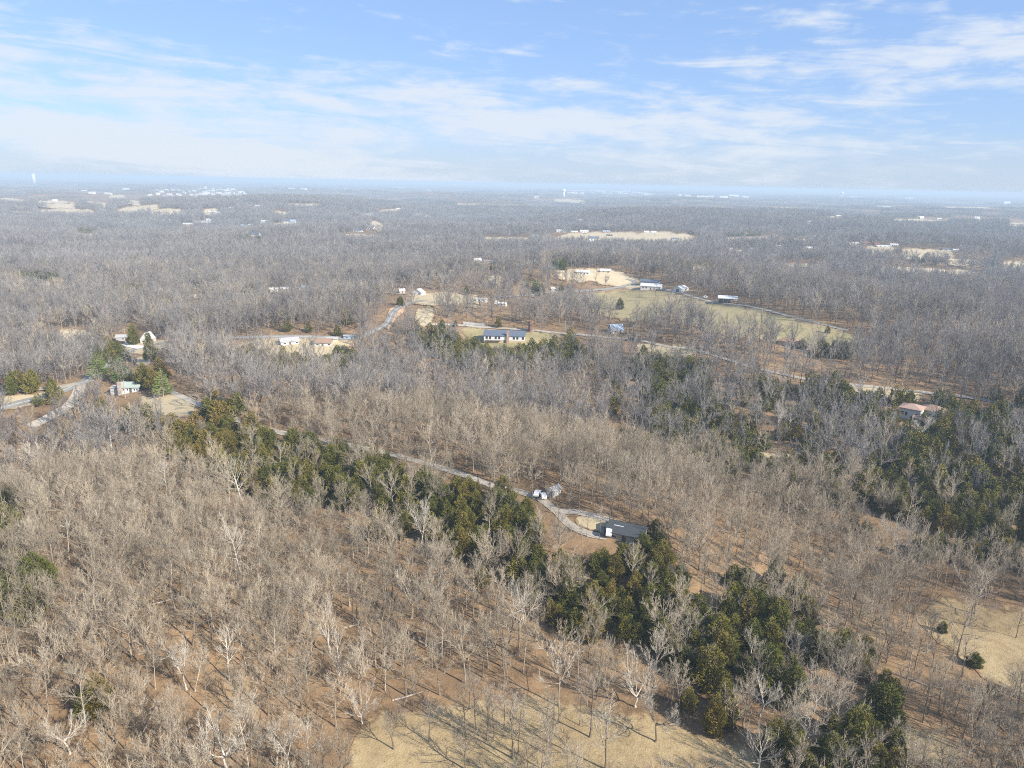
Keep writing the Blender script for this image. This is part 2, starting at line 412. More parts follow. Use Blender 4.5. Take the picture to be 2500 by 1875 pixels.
FIELDS = [
    # name, material, columns, how much of a tree's height the clearing reaches nearer
    ('meadow', 'dry_grass', [(850, 1768, 1960), (900, 1722, 1980), (1000, 1722, 1990), (1100, 1722, 2000), (1200, 1700, 2000), (1330, 1690, 2000), (1440, 1706, 2000),
                             (1516, 1724, 1990), (1637, 1762, 1980), (1722, 1790, 1960), (1850, 1828, 1960), (1905, 1880, 1950)], 0.0),
    ('meadow', 'dry_grass', [(2238, 1496, 1520), (2300, 1452, 1560), (2360, 1458, 1605), (2420, 1472, 1660), (2500, 1484, 1700), (2620, 1500, 1720), (2800, 1520, 1740)], 0.12),
    ('meadow', 'dry_grass', [(2180, 1790, 1800), (2230, 1775, 1850), (2300, 1790, 1890), (2360, 1850, 1930)], 0.0),
    ('pasture', 'pasture_grass', [(1395, 716, 724), (1440, 712, 735), (1500, 709, 750), (1560, 704, 760), (1640, 711, 740), (1729, 736, 775), (1810, 744, 790), (1900, 767, 797), (1990, 789, 808), (2060, 807, 818), (2120, 818, 823)], 0.75),
    ('pasture', 'hay_stubble', [(1350, 655, 660), (1400, 656, 668), (1460, 656, 672), (1500, 659, 678), (1550, 676, 690), (1572, 684, 694)], 0.6),
    ('lawn', 'pale_lawn', [(300, 846, 862), (330, 838, 856), (372, 831, 848), (411, 830, 838), (440, 828, 833)], 0.2),
    ('lawn', 'pale_lawn', [(330, 868, 886), (355, 868, 884), (372, 870, 876)], 0.2),
    ('hay_field', 'hay_stubble', [(92, 812, 816), (150, 807, 830), (203, 806, 832), (240, 809, 826)], 0.5),
    ('lawn', 'pale_lawn', [(340, 966, 985), (380, 968, 1000), (424, 962, 1004), (484, 992, 1006)], 0.15),
    ('lawn', 'pale_lawn', [(-60, 966, 1000), (0, 966, 992), (60, 965, 982), (120, 955, 966)], 0.2),
    ('lawn', 'pasture_grass', [(1120, 795, 806), (1150, 800, 818), (1200, 806, 826), (1290, 810, 826), (1380, 818, 828)], 0.45),
    ('lawn', 'pale_lawn', [(990, 716, 722), (1030, 714, 724), (1068, 715, 726), (1125, 714, 726), (1180, 727, 738)], 0.5),
    ('hay_field', 'pale_lawn', [(1012, 752, 776), (1030, 750, 780), (1050, 747, 772), (1060, 750, 758)], 0.5),
    ('bank', 'red_bank', [(941, 764, 790), (951, 752, 788), (968, 745, 760), (990, 738, 746)], 0.35),
    ('lawn', 'pale_lawn', [(575, 834, 842), (640, 826, 846), (720, 822, 850), (800, 826, 850), (866, 828, 840)], 0.45),
    ('lawn', 'pale_lawn', [(1550, 836, 846), (1620, 842, 858), (1690, 842, 862), (1705, 846, 860)], 0.3),
    ('lawn', 'pale_lawn', [(2060, 938, 950), (2110, 942, 956), (2150, 946, 954), (2200, 950, 960), (2260, 958, 964)], 0.3),
    ('yard', 'pale_lawn', [(1404, 1262, 1284), (1440, 1262, 1296), (1490, 1268, 1304), (1520, 1284, 1296)], 0.0),
    ('glade', 'pale_lawn', [(2178, 1076, 1096), (2200, 1080, 1102), (2218, 1088, 1100)], 0.1),
    ('glade', 'pale_lawn', [(1840, 1098, 1104), (1890, 1104, 1112), (1945, 1112, 1118)], 0.3),
    ('glade', 'pale_lawn', [(1660, 1470, 1500), (1700, 1478, 1506), (1745, 1486, 1500)], 0.1),
    ('glade', 'pale_lawn', [(1925, 1425, 1450), (1960, 1440, 1466), (1995, 1460, 1480)], 0.1),
    ('hay_field', 'hay_stubble', [(60, 690, 694), (100, 688, 698), (150, 694, 699)], 0.7),
    ('hay_field', 'hay_stubble', [(186, 570, 573), (232, 570, 573)], 0.7),
    # the far country
    ('hay_field', 'hay_stubble', [(-40, 486, 492), (10, 483, 493), (70, 489, 494)], 0.6),
    ('hay_field', 'hay_stubble', [(90, 489, 497), (130, 488, 500), (188, 495, 503)], 0.6),
    ('hay_field', 'hay_stubble', [(92, 511, 517), (150, 510, 518), (234, 513, 518)], 0.6),
    ('hay_field', 'hay_stubble', [(284, 510, 515), (330, 504, 514), (392, 499, 504)], 0.6),
    ('hay_field', 'hay_stubble', [(366, 513, 519), (410, 509, 517), (450, 511, 515)], 0.6),
    ('hay_field', 'hay_stubble', [(494, 511, 518), (534, 509, 516)], 0.6),
    ('hay_field', 'hay_stubble', [(264, 477, 483), (290, 475, 488), (308, 474, 489)], 0.6),
    ('hay_field', 'hay_stubble', [(306, 487, 492), (346, 491, 497)], 0.6),
    ('hay_field', 'hay_stubble', [(200, 490, 493), (266, 496, 500)], 0.6),
    ('hay_field', 'hay_stubble', [(669, 514, 520), (707, 518, 522)], 0.6),
    ('hay_field', 'hay_stubble', [(664, 544, 548), (700, 545, 549), (726, 545, 548)], 0.6),
    ('hay_field', 'hay_stubble', [(904, 536, 550), (922, 540, 555), (942, 550, 556)], 0.6),
    ('hay_field', 'hay_stubble', [(924, 513, 517), (980, 509, 513)], 0.6),
    ('hay_field', 'hay_stubble', [(1177, 579, 583), (1240, 580, 584), (1296, 579, 583)], 0.6),
    ('hay_field', 'hay_stubble', [(1340, 577, 582), (1400, 570, 580), (1450, 566, 581), (1500, 566, 582), (1560, 566, 586), (1630, 566, 588), (1690, 573, 585), (1710, 579, 582)], 0.6),
    ('hay_field', 'hay_stubble', [(1350, 486, 491), (1400, 487, 493), (1432, 491, 495)], 0.5),
    ('hay_field', 'hay_stubble', [(1765, 581, 585), (1830, 578, 582), (1896, 577, 580)], 0.6),
    ('hay_field', 'hay_stubble', [(1900, 580, 583), (1972, 583, 587)], 0.6),
    ('hay_field', 'hay_stubble', [(2176, 535, 542), (2240, 535, 544), (2315, 538, 544)], 0.6),
    ('hay_field', 'hay_stubble', [(2460, 543, 551), (2560, 546, 553)], 0.6),
    ('hay_field', 'hay_stubble', [(2110, 601, 607), (2188, 602, 611)], 0.6),
    ('hay_field', 'hay_stubble', [(2196, 605, 616), (2260, 609, 618), (2334, 613, 620)], 0.6),
    ('hay_field', 'hay_stubble', [(2150, 649, 653), (2260, 654, 658), (2330, 658, 665), (2398, 664, 669)], 0.5),
    ('hay_field', 'hay_stubble', [(2023, 682, 690), (2080, 686, 699), (2134, 690, 698)], 0.5),
    ('hay_field', 'hay_stubble', [(1886, 645, 648), (2018, 644, 648)], 0.5),
    ('hay_field', 'hay_stubble', [(1685, 650, 654), (1731, 652, 657)], 0.5),
    ('hay_field', 'hay_stubble', [(1873, 506, 509), (1942, 508, 511)], 0.5),
    ('hay_field', 'hay_stubble', [(2440, 640, 648), (2520, 632, 650)], 0.5),
    ('hay_field', 'hay_stubble', [(2110, 528, 532), (2138, 529, 533)], 0.5),
    ('hay_field', 'hay_stubble', [(820, 570, 573), (880, 571, 575), (930, 573, 576)], 0.5),
    ('hay_field', 'hay_stubble', [(1180, 555, 558), (1240, 554, 558)], 0.5),
    ('hay_field', 'hay_stubble', [(1985, 528, 531), (2060, 529, 533)], 0.5),
    ('hay_field', 'hay_stubble', [(1190, 668, 672), (1225, 668, 674)], 0.5),
    ('hay_field', 'hay_stubble', [(1560, 628, 631), (1640, 630, 634)], 0.4),
    ('hay_field', 'hay_stubble', [(2310, 632, 636), (2400, 636, 640)], 0.4),
    ('hay_field', 'hay_stubble', [(1110, 497, 499), (1190, 498, 500)], 0.5),
    ('hay_field', 'hay_stubble', [(700, 497, 499), (780, 498, 501)], 0.5),
    ('hay_field', 'hay_stubble', [(2300, 505, 507), (2420, 507, 510)], 0.5),
    ('hay_field', 'hay_stubble', [(20, 517, 520), (80, 518, 522)], 0.5),
]
FIELD_LABELS = {}
TREE_H = 14.0
EXCL = []
for fi, (nm, mat, cols, ext) in enumerate(FIELDS):
    a = np.array(cols, float)
    bot = unproject(a[:, 0], a[:, 2])
    dist = np.linalg.norm(bot - EYE, axis=1)
    if a[0, 2] < 660: ext *= 1.7
    a[:, 2] += ext * TREE_H * F_PX / dist
    EXCL.append(a)
    w = a[-1, 0] - a[0, 0]
    nx = int(np.clip(w / 4, 8, 260))
    xs = np.linspace(a[0, 0], a[-1, 0], nx)
    yt, yb = interp_cols(a, xs)
    rr_ = np.random.default_rng(fi)
    hh_ = (yb - yt)
    wob = np.convolve(rr_.normal(0, 1, nx + 8), np.ones(4) / 4, 'same')[4:-4]
    wob2 = np.convolve(rr_.normal(0, 1, nx + 8), np.ones(4) / 4, 'same')[4:-4]
    yt = yt + wob * np.minimum(hh_ * 0.10, 3.0); yb = yb + wob2 * np.minimum(hh_ * 0.12, 4.0)
    # round the two ends
    endf = np.clip(np.minimum(np.arange(nx), np.arange(nx)[::-1]) / max(2.0, nx * 0.08), 0, 1) ** 0.5
    mid = 0.5 * (yt + yb)
    yt = mid + (yt - mid) * (0.15 + 0.85 * endf); yb = mid + (yb - mid) * (0.15 + 0.85 * endf)
    ny = int(np.clip(hh_.max() / 3, 6, 90))
    v = np.linspace(0, 1, ny)
    PX = np.repeat(xs[None, :], ny, 0); PY = yt[None, :] + v[:, None] * (yb - yt)[None, :]
    P = unproject(PX.ravel(), PY.ravel())
    d = np.linalg.norm(P - EYE, axis=1)
    P[:, 2] += 0.06 + 0.0006 * np.maximum(d - 150, 0) + 0.02 * (fi % 3)
    F = grid_faces(ny, nx)
    e = np.linalg.norm(P[F[:, 0]] - P[F[:, 3]], axis=1)
    dd = d[F[:, 0]]
    keep = e < np.maximum(25, dd * dd / 100 / F_PX * (hh_.max() / (ny - 1)) * 8 + 20)
    gu, gv = np.meshgrid(np.arange(nx), np.arange(ny))
    ed = np.minimum(np.minimum(gu, nx - 1 - gu) * (w / nx) / np.maximum(.16 * min(w, 260), 3), np.minimum(gv, ny - 1 - gv) / (ny * .16))
    o = mesh_obj(nm, P, F[keep], [mat], smooth_sh=True)
    at = o.data.attributes.new('edge', 'FLOAT', 'POINT'); at.data.foreach_set('value', np.clip(ed, 0, 1).ravel().astype(np.float32))
    tag(o, kind='structure')

def in_fields(px, py, first=0):
    r = np.zeros(np.shape(px), bool)
    for a in EXCL[first:]:
        k = (px > a[0, 0]) & (px < a[-1, 0])
        if not k.any(): continue
        yt, yb = interp_cols(a, px[k])
        r[k] |= (py[k] > yt) & (py[k] < yb)
    return r

# ------------------------------------------------------------------ roads and tracks
def catmull(P, step):
    P = np.asarray(P); out_ = []
    Q = np.vstack([2 * P[0] - P[1], P, 2 * P[-1] - P[-2]])
    for i in range(1, len(Q) - 2):
        n = max(2, int(np.linalg.norm(Q[i + 1] - Q[i]) / step))
        t = (np.arange(n) / n)[:, None]
        out_.append(0.5 * (2 * Q[i] + (Q[i + 1] - Q[i - 1]) * t + (2 * Q[i - 1] - 5 * Q[i] + 4 * Q[i + 1] - Q[i + 2]) * t ** 2
                           + (3 * Q[i] - Q[i - 1] - 3 * Q[i + 1] + Q[i + 2]) * t ** 3))
    out_.append(P[-1:])
    return np.vstack(out_)

CLEAR = []      # (x0, y0, x1, y1, distance, share of the trees in front that is taken out)
def ribbon(name, pts, width, mat, lift=0.14, clear=0.8, paint=False):
    a = np.array(pts, float)
    P = unproject(a[:, 0], a[:, 1])
    C = catmull(P[:, :2], 3.0)
    T = np.gradient(C, axis=0); T /= np.maximum(np.linalg.norm(T, axis=1, keepdims=True), 1e-6)
    N = np.stack([-T[:, 1], T[:, 0]], 1)
    offs = np.linspace(-0.5, 0.5, 5) * width
    r_ = np.random.default_rng(len(C))
    jit = np.convolve(r_.normal(0, 1, len(C) + 8), np.ones(5) / 5, 'same')[4:-4] * width * 0.05
    rows = []
    for k, of in enumerate(offs):
        xy = C + N * (of + (jit if k in (0, 4) else 0)) [:, None] if k in (0, 4) else C + N * of
        d = np.hypot(xy[:, 0], xy[:, 1])
        rows.append(np.column_stack([xy, hgt(xy[:, 0], xy[:, 1]) + lift + 0.0008 * np.maximum(d - 150, 0)]))
    V = np.stack(rows, 1).reshape(-1, 3)
    o = mesh_obj(name, V, grid_faces(len(C), 5), [mat], smooth_sh=True)
    tag(o, kind='structure')
    if paint:
        strips = []
        for of in ((-0.10, 0.0), (0.10, 0.2)):
            pass
        for s in (-0.18, 0.18):
            q = []
            for w2 in (-0.06, 0.06):
                xy = C + N * (s + w2)
                d = np.hypot(xy[:, 0], xy[:, 1])
                q.append(np.column_stack([xy, hgt(xy[:, 0], xy[:, 1]) + lift + 0.03 + 0.0008 * np.maximum(d - 150, 0)]))
            strips.append(np.stack(q, 1).reshape(-1, 3))
        n = len(strips[0])
        mk = mesh_obj('road_marking', np.vstack(strips), np.vstack([grid_faces(n // 2, 2), grid_faces(n // 2, 2) + n]), ['road_paint'])
        tag(mk, kind='structure')
    ux, uy, uz = project(np.column_stack([C, hgt(C[:, 0], C[:, 1])]))
    wpx = width * F_PX / np.maximum(uz, 1) * 0.25 + 1.0
    for k in range(0, len(C), 3):
        q = clear(ux[k]) if callable(clear) else clear
        CLEAR.append((ux[k] - 3, uy[k] - wpx[k], ux[k] + 3, uy[k] + wpx[k] * 0.5, uz[k], q))
    ROADS.append((C, width))
    return C

ROADS = []
ribbon('road', [(-90, 1012), (0, 997), (70, 980), (127, 965), (190, 938), (221, 920), (263, 888), (285, 872), (332, 853), (373, 844), (411, 834)], 5.0, 'worn_asphalt', clear=0.9, paint=True)
ribbon('road', [(411, 834), (470, 829), (560, 826), (640, 824), (740, 823), (860, 827), (900, 815), (938, 797), (950, 783), (958, 766), (975, 752), (1000, 741), (1040, 735)], 4.6, 'worn_asphalt', clear=lambda x: .75 if 920 < x < 1000 else .2, paint=True)
ribbon('road', [(1200, 727), (1290, 722), (1346, 714), (1420, 712), (1500, 704), (1530, 698), (1548, 692), (1546, 687), (1530, 682)], 4.5, 'worn_asphalt', clear=0.9, paint=True)
ribbon('road', [(76, 1043), (110, 1026), (152, 1002), (176, 984), (190, 962), (196, 940)], 4.5, 'gravel_track', clear=0.6)
ribbon('driveway', [(0, 962), (45, 957), (89, 952), (152, 945), (190, 938)], 4.0, 'gravel_track', lift=0.2, clear=0.8)
ribbon('driveway', [(307, 840), (322, 846), (348, 851)], 6.0, 'pale_concrete', lift=0.24, clear=1.0)
DRIVE = [(405, 948), (424, 960), (484, 988), (530, 1006), (570, 1023), (604, 1034), (677, 1055), (735, 1066), (785, 1077), (847, 1087), (923, 1103), (980, 1117), (1037, 1131),
                    (1097, 1149), (1139, 1162), (1196, 1184), (1253, 1198), (1316, 1217), (1345, 1238), (1364, 1254), (1386, 1278), (1421, 1298), (1455, 1308), (1481, 1311)]
ribbon('driveway', DRIVE, 2.4, 'gravel_track', clear=lambda x: .8 if x < 500 or x > 1350 else (.8 if 1030 < x < 1250 else .42))
ribbon('driveway', [(1360, 1250), (1400, 1250), (1443, 1259), (1506, 1278), (1544, 1292), (1565, 1302)], 2.4, 'gravel_track', lift=0.18, clear=0.9)
ribbon('gravel_road', [(1040, 792), (1100, 794), (1150, 797), (1200, 801), (1250, 804), (1298, 807), (1371, 815), (1460, 822), (1520, 828), (1566, 833), (1635, 848), (1700, 856), (1780, 880), (1860, 903),
                       (1949, 923), (2000, 931), (2072, 940), (2142, 946), (2237, 957), (2310, 965), (2376, 973), (2484, 990), (2600, 1008)], 2.8, 'gravel_track', clear=lambda x: .8 if x < 1580 else .25)
ribbon('farm_track', [(1565, 702), (1620, 707), (1660, 716), (1700, 728), (1740, 738), (1790, 744), (1850, 753), (1930, 774), (2000, 791), (2070, 808)], 3.0, 'gravel_track', clear=0.9)
ribbon('farm_track', [(720, 717), (800, 717), (880, 717), (960, 717), (1020, 722)], 3.0, 'gravel_track', clear=0.3)

def near_roads(x, y, margin=-0.4):
    r = np.zeros(len(x), bool)
    for C, w in ROADS:
        lo = C.min(0) - 12; hi = C.max(0) + 12
        k = np.where((x > lo[0]) & (x < hi[0]) & (y > lo[1]) & (y < hi[1]))[0]
        if len(k) == 0: continue
        d = seg_dist(x[k], y[k], C[::2] if len(C) > 6 else C)
        r[k[d < w / 2 + margin]] = True
    return r


# ------------------------------------------------------------------ trees
def unit(v):
    return v / np.maximum(np.linalg.norm(v, axis=-1, keepdims=True), 1e-9)

def rand_unit(r, n):
    return unit(r.normal(0, 1, (n, 3)))

class Geo:
    def __init__(s): s.v = []; s.f = []; s.n = 0
    def add(s, v, f):
        s.v.append(v.reshape(-1, 3)); s.f.append(f + s.n); s.n += len(s.v[-1])
    def get(s):
        return np.vstack(s.v), np.vstack(s.f)
    def tubes(s, P, R, sides):
        """P (n,k,3) centre lines, R (n,k) radii"""
        n, k, _ = P.shape
        T = unit(np.gradient(P, axis=1))
        ref = np.where(np.abs(T[..., 2:3]) > 0.9, np.array([1.0, 0, 0]), np.array([0, 0, 1.0]))
        A = unit(np.cross(T, ref)); B = np.cross(T, A)
        th = np.arange(sides) * 2 * pi / sides
        V = P[:, :, None] + R[:, :, None, None] * (np.cos(th)[None, None, :, None] * A[:, :, None] + np.sin(th)[None, None, :, None] * B[:, :, None])
        q = grid_faces(k, sides, True)
        tri = np.vstack([q[:, [0, 1, 2]], q[:, [0, 2, 3]]])
        F = (np.arange(n) * k * sides)[:, None, None] + tri[None]
        s.add(V, F.reshape(-1, 3))
    def cones(s, P, Q, R, sides=3):
        n = len(P)
        T = unit(Q - P)
        ref = np.where(np.abs(T[..., 2:3]) > 0.9, np.array([1.0, 0, 0]), np.array([0, 0, 1.0]))
        A = unit(np.cross(T, ref)); B = np.cross(T, A)
        th = np.arange(sides) * 2 * pi / sides
        ring = P[:, None] + np.asarray(R).reshape(-1, 1, 1) * (np.cos(th)[None, :, None] * A[:, None] + np.sin(th)[None, :, None] * B[:, None])
        V = np.concatenate([ring, Q[:, None]], 1)
        tri = np.array([[i, (i + 1) % sides, sides] for i in range(sides)])
        F = (np.arange(n) * (sides + 1))[:, None, None] + tri[None]
        s.add(V, F.reshape(-1, 3))

def bez(P, t):
    """P (n,3,3) quadratic curves, t (n,) -> point and direction"""
    t = t[:, None]
    return ((1 - t) ** 2 * P[:, 0] + 2 * t * (1 - t) * P[:, 1] + t * t * P[:, 2],
            unit(2 * (1 - t) * (P[:, 1] - P[:, 0]) + 2 * t * (P[:, 2] - P[:, 1])))

def sprout(r, B, L, per, t0, t1, along, rnd, up, ratio, curl=0.25):
    """children of the quadratic branches B with lengths L"""
    n = len(B)
    idx = np.repeat(np.arange(n), per)
    t = np.tile(np.linspace(t0, t1, per), n) + r.uniform(-0.5, 0.5, n * per) * (t1 - t0) / per
    t = np.clip(t, 0.05, 1.0)
    p, d = bez(B[idx], t)
    nd = unit(d * along + rand_unit(r, n * per) * rnd + np.array([0, 0, up]))
    l = L[idx] * ratio * (1.15 - 0.55 * t) * r.uniform(0.7, 1.3, n * per)
    mid = p + nd * l[:, None] * 0.5 + rand_unit(r, n * per) * l[:, None] * 0.08
    tip = p + nd * l[:, None] + np.array([0, 0, 1.0]) * (l * curl)[:, None] * 0.5 + rand_unit(r, n * per) * l[:, None] * 0.10
    return np.stack([p, mid, tip], 1), l, idx, t

def bare_tree(seed, Ht=15.0, style='tall', lod=0):
    """trunk with limbs, and the crown of branches and twigs: two lists of triangles"""
    r = np.random.default_rng(seed)
    wood, crown = Geo(), Geo()
    spread = dict(tall=0.29, wide=0.42, pole=0.185, fork=0.36, gnarl=0.38)[style] * r.uniform(0.9, 1.1)
    r0 = Ht * dict(tall=0.014, wide=0.018, pole=0.0105, fork=0.017, gnarl=0.019)[style]
    stems = []
    if style == 'fork':
        nst = 2 if r.random() < 0.6 else 3
        base_h = Ht * r.uniform(0.22, 0.36)
        a0 = r.uniform(0, 6.28)
        for k in range(nst):
            a = a0 + k * 2 * pi / nst + r.uniform(-.3, .3)
            o_ = np.array([cos(a), sin(a), 0])
            stems.append([np.array([0, 0, base_h]), o_ * Ht * 0.09 + np.array([0, 0, base_h + Ht * 0.25]), o_ * Ht * r.uniform(.13, .22) + np.array([0, 0, Ht * r.uniform(.78, .92)])])
        trunk_top = base_h
    elif style == 'gnarl':
        base_h = Ht * r.uniform(0.25, 0.4); trunk_top = base_h
        a0 = r.uniform(0, 6.28)
        for k in range(4):
            a = a0 + k * pi / 2 + r.uniform(-.5, .5)
            o_ = np.array([cos(a), sin(a), 0])
            stems.append([np.array([0, 0, base_h * r.uniform(.8, 1)]), o_ * Ht * 0.2 + np.array([0, 0, base_h + Ht * r.uniform(.05, .2)]) + rand_unit(r, 1)[0] * Ht * 0.07,
                          o_ * Ht * r.uniform(.2, .42) + np.array([0, 0, Ht * r.uniform(.6, .9)])])
    else:
        trunk_top = Ht * dict(tall=0.80, wide=0.62, pole=0.88)[style]
    lean = r.normal(0, 0.02 if style != 'pole' else 0.035, 2) * Ht
    k = 7
    u = np.linspace(0, 1, k)
    wob = np.cumsum(r.normal(0, 0.010 * Ht, (k, 2)), 0) * (0.5 if style != 'gnarl' else 1.0); wob[0] = 0
    TP = np.column_stack([u[:, None] * lean + wob, u * trunk_top])
    TR = r0 * (1 - 0.72 * u * (trunk_top / Ht)); TR[0] *= 1.35
    TP[0, 2] = -0.6
    if stems:
        off = TP[-1, :2]
        for s_ in stems:
            for q in s_: q[:2] += off
    ts = 6 if lod == 0 else 4
    wood.tubes(TP[None], TR[None], ts)
    def trunk_at(t):
        z = t * (k - 1); i = np.clip(z.astype(int), 0, k - 2); f = (z - i)[:, None]
        return TP[i] * (1 - f) + TP[i + 1] * f
    limbs, LL, LR = [], [], []
    if stems:
        S = np.array(stems); sl = np.linalg.norm(S[:, 2] - S[:, 0], axis=1)
        tt = np.linspace(0, 1, 6)
        P = np.stack([bez(S, np.full(len(S), t))[0] for t in tt], 1)
        R = (TR[-1] * 0.85) * (1 - 0.8 * tt)[None].repeat(len(S), 0)
        wood.tubes(P, R, 5 if lod == 0 else 3)
        per = (7 if lod == 0 else 5) if style == 'fork' else 6
        B, l, idx, t = sprout(r, S, sl, per, 0.15, 1.0, 0.75, 0.6, 0.25, 0.55)
        limbs.append(B); LL.append(l); LR.append(TR[-1] * 0.5 * (1.1 - 0.75 * t))
    else:
        n = dict(tall=11, wide=11, pole=9)[style]
        if lod: n = max(6, int(n * 0.7))
        t = np.linspace(dict(tall=.40, wide=.34, pole=.55)[style], 0.99, n) + r.uniform(-.03, .03, n)
        t = np.clip(t, 0, 1)
        az = np.arange(n) * 2.4 + r.uniform(-.5, .5, n)
        el = np.radians(np.interp(t, [0.35, 1.0], [18, 72]) + r.uniform(-12, 12, n))
        d = np.column_stack([np.cos(az) * np.cos(el), np.sin(az) * np.cos(el), np.sin(el)])
        l = Ht * spread * np.interp(t, [0.3, 0.6, 1.0], [1.0, 1.15, 0.95]) * r.uniform(.75, 1.2, n)
        p = trunk_at(t)
        limbs.append(np.stack([p, p + d * l[:, None] * .5 + rand_unit(r, n) * l[:, None] * .08, p + d * l[:, None] + np.array([0, 0, 1]) * l[:, None] * .12], 1))
        LL.append(l); LR.append(r0 * 0.42 * (1.15 - 0.6 * t))
    B = np.vstack(limbs); L = np.concatenate(LL); R0 = np.concatenate(LR)
    tt = np.linspace(0, 1, 4)
    P = np.stack([bez(B, np.full(len(B), t))[0] for t in tt], 1)
    if lod == 0:
        wood.tubes(P, R0[:, None] * (1 - 0.75 * tt)[None], 4)
        B2, L2, i2, t2 = sprout(r, B, L, 7, 0.22, 1.0, 0.8, 0.66, 0.20, 0.50)
        P2 = np.stack([bez(B2, np.full(len(B2), t))[0] for t in np.linspace(0, 1, 3)], 1)
        crown.tubes(P2, (R0[i2] * 0.5 * (1.1 - .5 * t2))[:, None] * np.array([1, .65, .3])[None], 3)
        B3, L3, i3, t3 = sprout(r, B2, L2, 5, 0.25, 1.0, 0.8, 0.70, 0.16, 0.55)
        crown.cones(B3[:, 0], B3[:, 2], 0.023 + 0.008 * L3)
        B4, L4, i4, t4 = sprout(r, B3, L3, 3, 0.3, 1.0, 0.8, 0.70, 0.14, 0.62)
        crown.cones(B4[:, 0], B4[:, 2], 0.016 + 0.004 * L4)
    elif lod == 1:
        wood.tubes(P, R0[:, None] * 1.15 * (1 - 0.7 * tt)[None], 3)
        B2, L2, i2, t2 = sprout(r, B, L, 6, 0.22, 1.0, 0.8, 0.66, 0.20, 0.52)
        crown.cones(B2[:, 0], B2[:, 2], R0[i2] * 0.55)
        B3, L3, i3, t3 = sprout(r, B2, L2, 10, 0.2, 1.0, 0.8, 0.74, 0.16, 0.62)
        crown.cones(B3[:, 0], B3[:, 2], 0.024 + 0.013 * L3)
    else:
        crown.cones(B[:, 0], B[:, 2], R0 * 1.3)
        B2, L2, i2, t2 = sprout(r, B, L, 20, 0.2, 1.0, 0.8, 0.8, 0.16, 0.62)
        crown.cones(B2[:, 0], B2[:, 2], 0.048 + 0.016 * L2)
    return wood.get(), crown.get()

def brush_clump(seed):
    r = np.random.default_rng(seed)
    g = Geo()
    n = 26
    az = r.uniform(0, 6.28, n); el = np.radians(r.uniform(35, 88, n))
    d = np.column_stack([np.cos(az) * np.cos(el), np.sin(az) * np.cos(el), np.sin(el)])
    p = np.column_stack([r.normal(0, .5, (n, 2)), np.full(n, -.1)])
    l = r.uniform(1.2, 3.6, n)
    B = np.stack([p, p + d * l[:, None] * .5, p + d * l[:, None] + rand_unit(r, n) * .3], 1)
    g.cones(B[:, 0], B[:, 2], np.full(n, 0.03))
    B2, L2, _, _ = sprout(r, B, l, 7, .25, 1, .8, .7, .2, .45)
    g.cones(B2[:, 0], B2[:, 2], np.full(len(B2), 0.017))
    return g.get()

def cedar(seed, Ht=9.0, Rb=2.2, lod=0, open_=0.0):
    r = np.random.default_rng(seed)
    wood, g = Geo(), Geo()
    k = 5
    u = np.linspace(0, 1, k)
    TP = np.column_stack([np.cumsum(r.normal(0, .05, (k, 2)), 0), u * Ht * .96]); TP[0, 2] = -.5
    wood.tubes(TP[None], (Ht * 0.016 * (1 - .85 * u))[None], 5 if lod == 0 else 3)
    n = (2600, 620, 150)[lod]
    size = (1.0, 1.9, 3.4)[lod]
    u = 1 - np.sqrt(r.uniform(0, 1, n)) * 0.93
    az = r.uniform(0, 2 * pi, n)
    # lobes: the outline comes and goes with height and bearing
    ph = r.uniform(0, 6.28, 6)
    lobe = 1 + .24 * np.sin(3 * az + 9 * u + ph[0]) + .20 * np.sin(5 * az - 14 * u + ph[1]) + .14 * np.sin(2 * az + 23 * u + ph[2])
    prof = Rb * np.minimum(1.0, (1 - u) ** .60 * 1.22 + .02) * (.62 + .38 * np.minimum(1, u / .22)) * lobe
    rho = prof * r.uniform(0.35 + .3 * open_, 1.0, n) ** .5
    p = np.column_stack([np.cos(az) * rho, np.sin(az) * rho, u * Ht])
    d = unit(np.column_stack([np.cos(az) * .75, np.sin(az) * .75, np.full(n, .75)]) + rand_unit(r, n) * .55)
    l = r.uniform(.45, 1.0, n) * (0.7 + 0.05 * Ht) * (size ** .6) * (1.0 - .45 * u)
    w = r.uniform(.07, .15, n) * size
    g.cones(p - d * l[:, None] * .35, p + d * l[:, None] * .65, w)
    return wood.get(), g.get()

def pine(seed, Ht=14.0, Rb=4.2):
    r = np.random.default_rng(seed)
    wood, g = Geo(), Geo()
    u = np.linspace(0, 1, 6)
    TP = np.column_stack([np.cumsum(r.normal(0, .06, (6, 2)), 0), u * Ht * .97]); TP[0, 2] = -.5
    wood.tubes(TP[None], (Ht * .018 * (1 - .85 * u))[None], 6)
    P = []
    for lay in range(13):
        h = .10 + .86 * lay / 12
        nb = 8 if lay < 9 else 5
        for b in range(nb):
            a = b * 2 * pi / nb + lay * .7 + r.uniform(-.2, .2)
            l = Rb * min(1.0, 1.18 * (1 - h) ** .8 + .04) * r.uniform(.8, 1.15)
            z = h * Ht + r.uniform(-.25, .25)
            P.append([[0, 0, z], [cos(a) * l * .55, sin(a) * l * .55, z - .02 * l], [cos(a) * l, sin(a) * l, z + .22 * l]])
    B = np.array(P); L = np.linalg.norm(B[:, 2] - B[:, 0], axis=1)
    wood.cones(B[:, 0], B[:, 2], np.full(len(B), .05))
    B2, L2, i2, t2 = sprout(r, B, np.maximum(L, 1.2), 30, .25, 1.0, .8, .7, .42, .22)
    g.cones(B2[:, 0], B2[:, 2], .09 + .05 * L2)
    return wood.get(), g.get()

